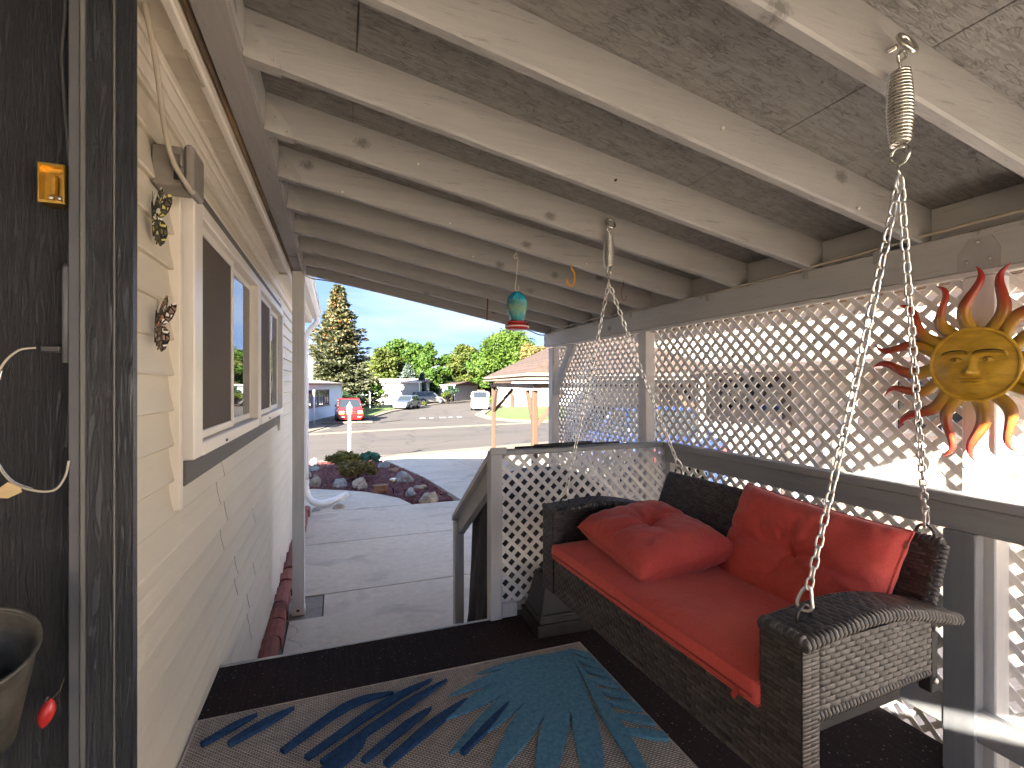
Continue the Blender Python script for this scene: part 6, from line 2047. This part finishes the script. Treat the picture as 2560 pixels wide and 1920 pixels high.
tree('street_tree', 'lime green tree between the spruce and the broad green tree', (*at(962, 80), GZ0), 8.6, 4.6, 7.6, MT['leaf_olive'], 12, 14000, .24, 48)
tree('street_tree', 'tall narrow green tree above the silver wagon', (*at(1085, 74), GZ0), 9.4, 3.3, 9.2, MT['leaf_green'], 13, 14000, .21, 50)
tree('street_tree', 'rounded dark olive tree left of the big bright one behind the van', (*at(1172, 88), GZ0), 10.2, 4.6, 10.2, MT['leaf_olive'], 14, 20000, .23, 60)
tree('street_tree', 'big bright green tree behind the carport roof', (*at(1275, 80), GZ0), 12.0, 6.6, 11.8, MT['leaf_bright'], 15, 34000, .23, 90)
tree('street_tree', 'yellow tan tree beside the corner post of the porch', (*at(1358, 70), GZ0), 10.4, 4.0, 10.2, MT['leaf_tan'], 16, 16000, .21, 60)
tree('street_tree', 'dense green tree between the olive one and the big bright one', (*at(1222, 82), GZ0), 9.9, 4.4, 9.8, MT['leaf_green'], 27, 20000, .22, 60)
tree('street_tree', 'low olive tree at the end of the street left of the van', (*at(1135, 100), GZ0), 6.0, 4.2, 5.8, MT['leaf_green'], 17, 6000, .3, 34)
tree('street_tree', 'wide green tree far right seen over the lattice', (*at(1480, 76), GZ0), 12, 6.5, 11, MT['leaf_green'], 18, 9000, .36, 40)
spruce('juniper_tree', 'pale silver blue conifer behind the white gabled house', (*at(1020, 72), GZ0), 5.7, 2.6, 21, MT['leaf_blue'], None, 150)
spruce('juniper_tree', 'thin grey green juniper at the corner of the white house', (*at(1054, 66), GZ0), 4.2, .9, 22, MT['leaf_blue'], None, 90)
shrub((*at(1115, 63.5), GZ0), .8, 2.3, MT['leaf_olive'], 'upright yellow green shrub beside the silver wagon', 30, .10, 1500)
shrub((*at(1128, 66), GZ0), 1.1, 3.2, MT['leaf_dark'], 'dark evergreen beside the grey house', 31, .13, 1500)
shrub((*at(1078, 68), GZ0), 1.2, 2.0, MT['leaf_dark'], 'dark round bush behind the silver wagon', 32, .12, 1300)
shrub((*at(932, 55), GZ0), .7, 1.1, MT['leaf_dark'], 'dark bush under the small street tree', 33, .08, 1200)
shrub((*at(880, 46), GZ0), 1.5, 2.4, MT['leaf_dark'], 'dark hedge between the pickup and the spruce', 34, .10, 2200)
shrub((*at(1057, 56), GZ0), .6, .7, MT['leaf_olive'], 'low clipped bush behind the sedan', 35, .07, 800)
shrub((*at(1255, 66), GZ0), 2.2, .9, MT['leaf_bright'], 'low green hedge behind the white van', 36, .10, 2000)
tree('small_tree', 'small round green tree with slim trunk at the far lawn', (*at(938, 50.5), GZ0), 3.3, 1.45, 2.2, MT['leaf_bright'], 19, 3200, .13, 26, .05)
dp2 = thing('yard_post', 'white post on the far lawn under the small round tree', 'post', (*at(925, 48), GZ0))
MB().tube([(0, 0, 0), (0, 0, 1.75)], .06, 8).build('pole', MT['white'], dp2); MB().lathe([(.06, 1.75), (.09, 1.78), (.09, 1.86), (.02, 1.92)], 8).build('cap', MT['white'], dp2)
dp3 = thing('yard_post', 'white post in front of the pale blue house', 'post', (*at(785, 31), g(30)-.01))
MB().tube([(0, 0, 0), (0, 0, 2.1)], .05, 8).build('pole', MT['white'], dp3); MB().lathe([(.05, 2.1), (.08, 2.12), (.08, 2.2), (.02, 2.26)], 8).build('cap', MT['white'], dp3)
dp4 = thing('yard_post', 'slim white post on the corner lawn edge', 'post', (*at(1266, 52), GZ0))
MB().tube([(0, 0, 0), (0, 0, 2.3)], .07, 8).build('pole', MT['white'], dp4); MB().lathe([(.07, 2.3), (.1, 2.33), (.02, 2.42)], 8).build('cap', MT['white'], dp4)
# flag on a slanted pole
fx, fy = at(771, 27)
fg = thing('hanging_flag', 'small striped flag on a slanted pole by the pale blue house', 'flag', (fx, fy, 0))
MB().tube([(-.9, .2, 1.8), (.02, 0, 3.6)], .02, 6).build('pole', MT['white'], fg)
for k in range(9):
    def ff_(u, v, k=k): return (-.10+.038*(k+u)+.0*v, .03*math.sin((k+u)*1.1+v*2), 3.5-1.15*v-.02*(k+u)-.15*(k/9)*v)
    MB().grid(ff_, 2, 8).build('stripe', MT['flag_red'] if k % 2 == 0 else MT['white'], fg)
m = MB().grid(lambda u, v: (-.11+.20*u, .03*math.sin(u*4+v)-.012, 3.51-.5*v), 4, 4); m.build('canton', MT['flag_blue'], fg)

print('objects', len(bpy.data.objects))
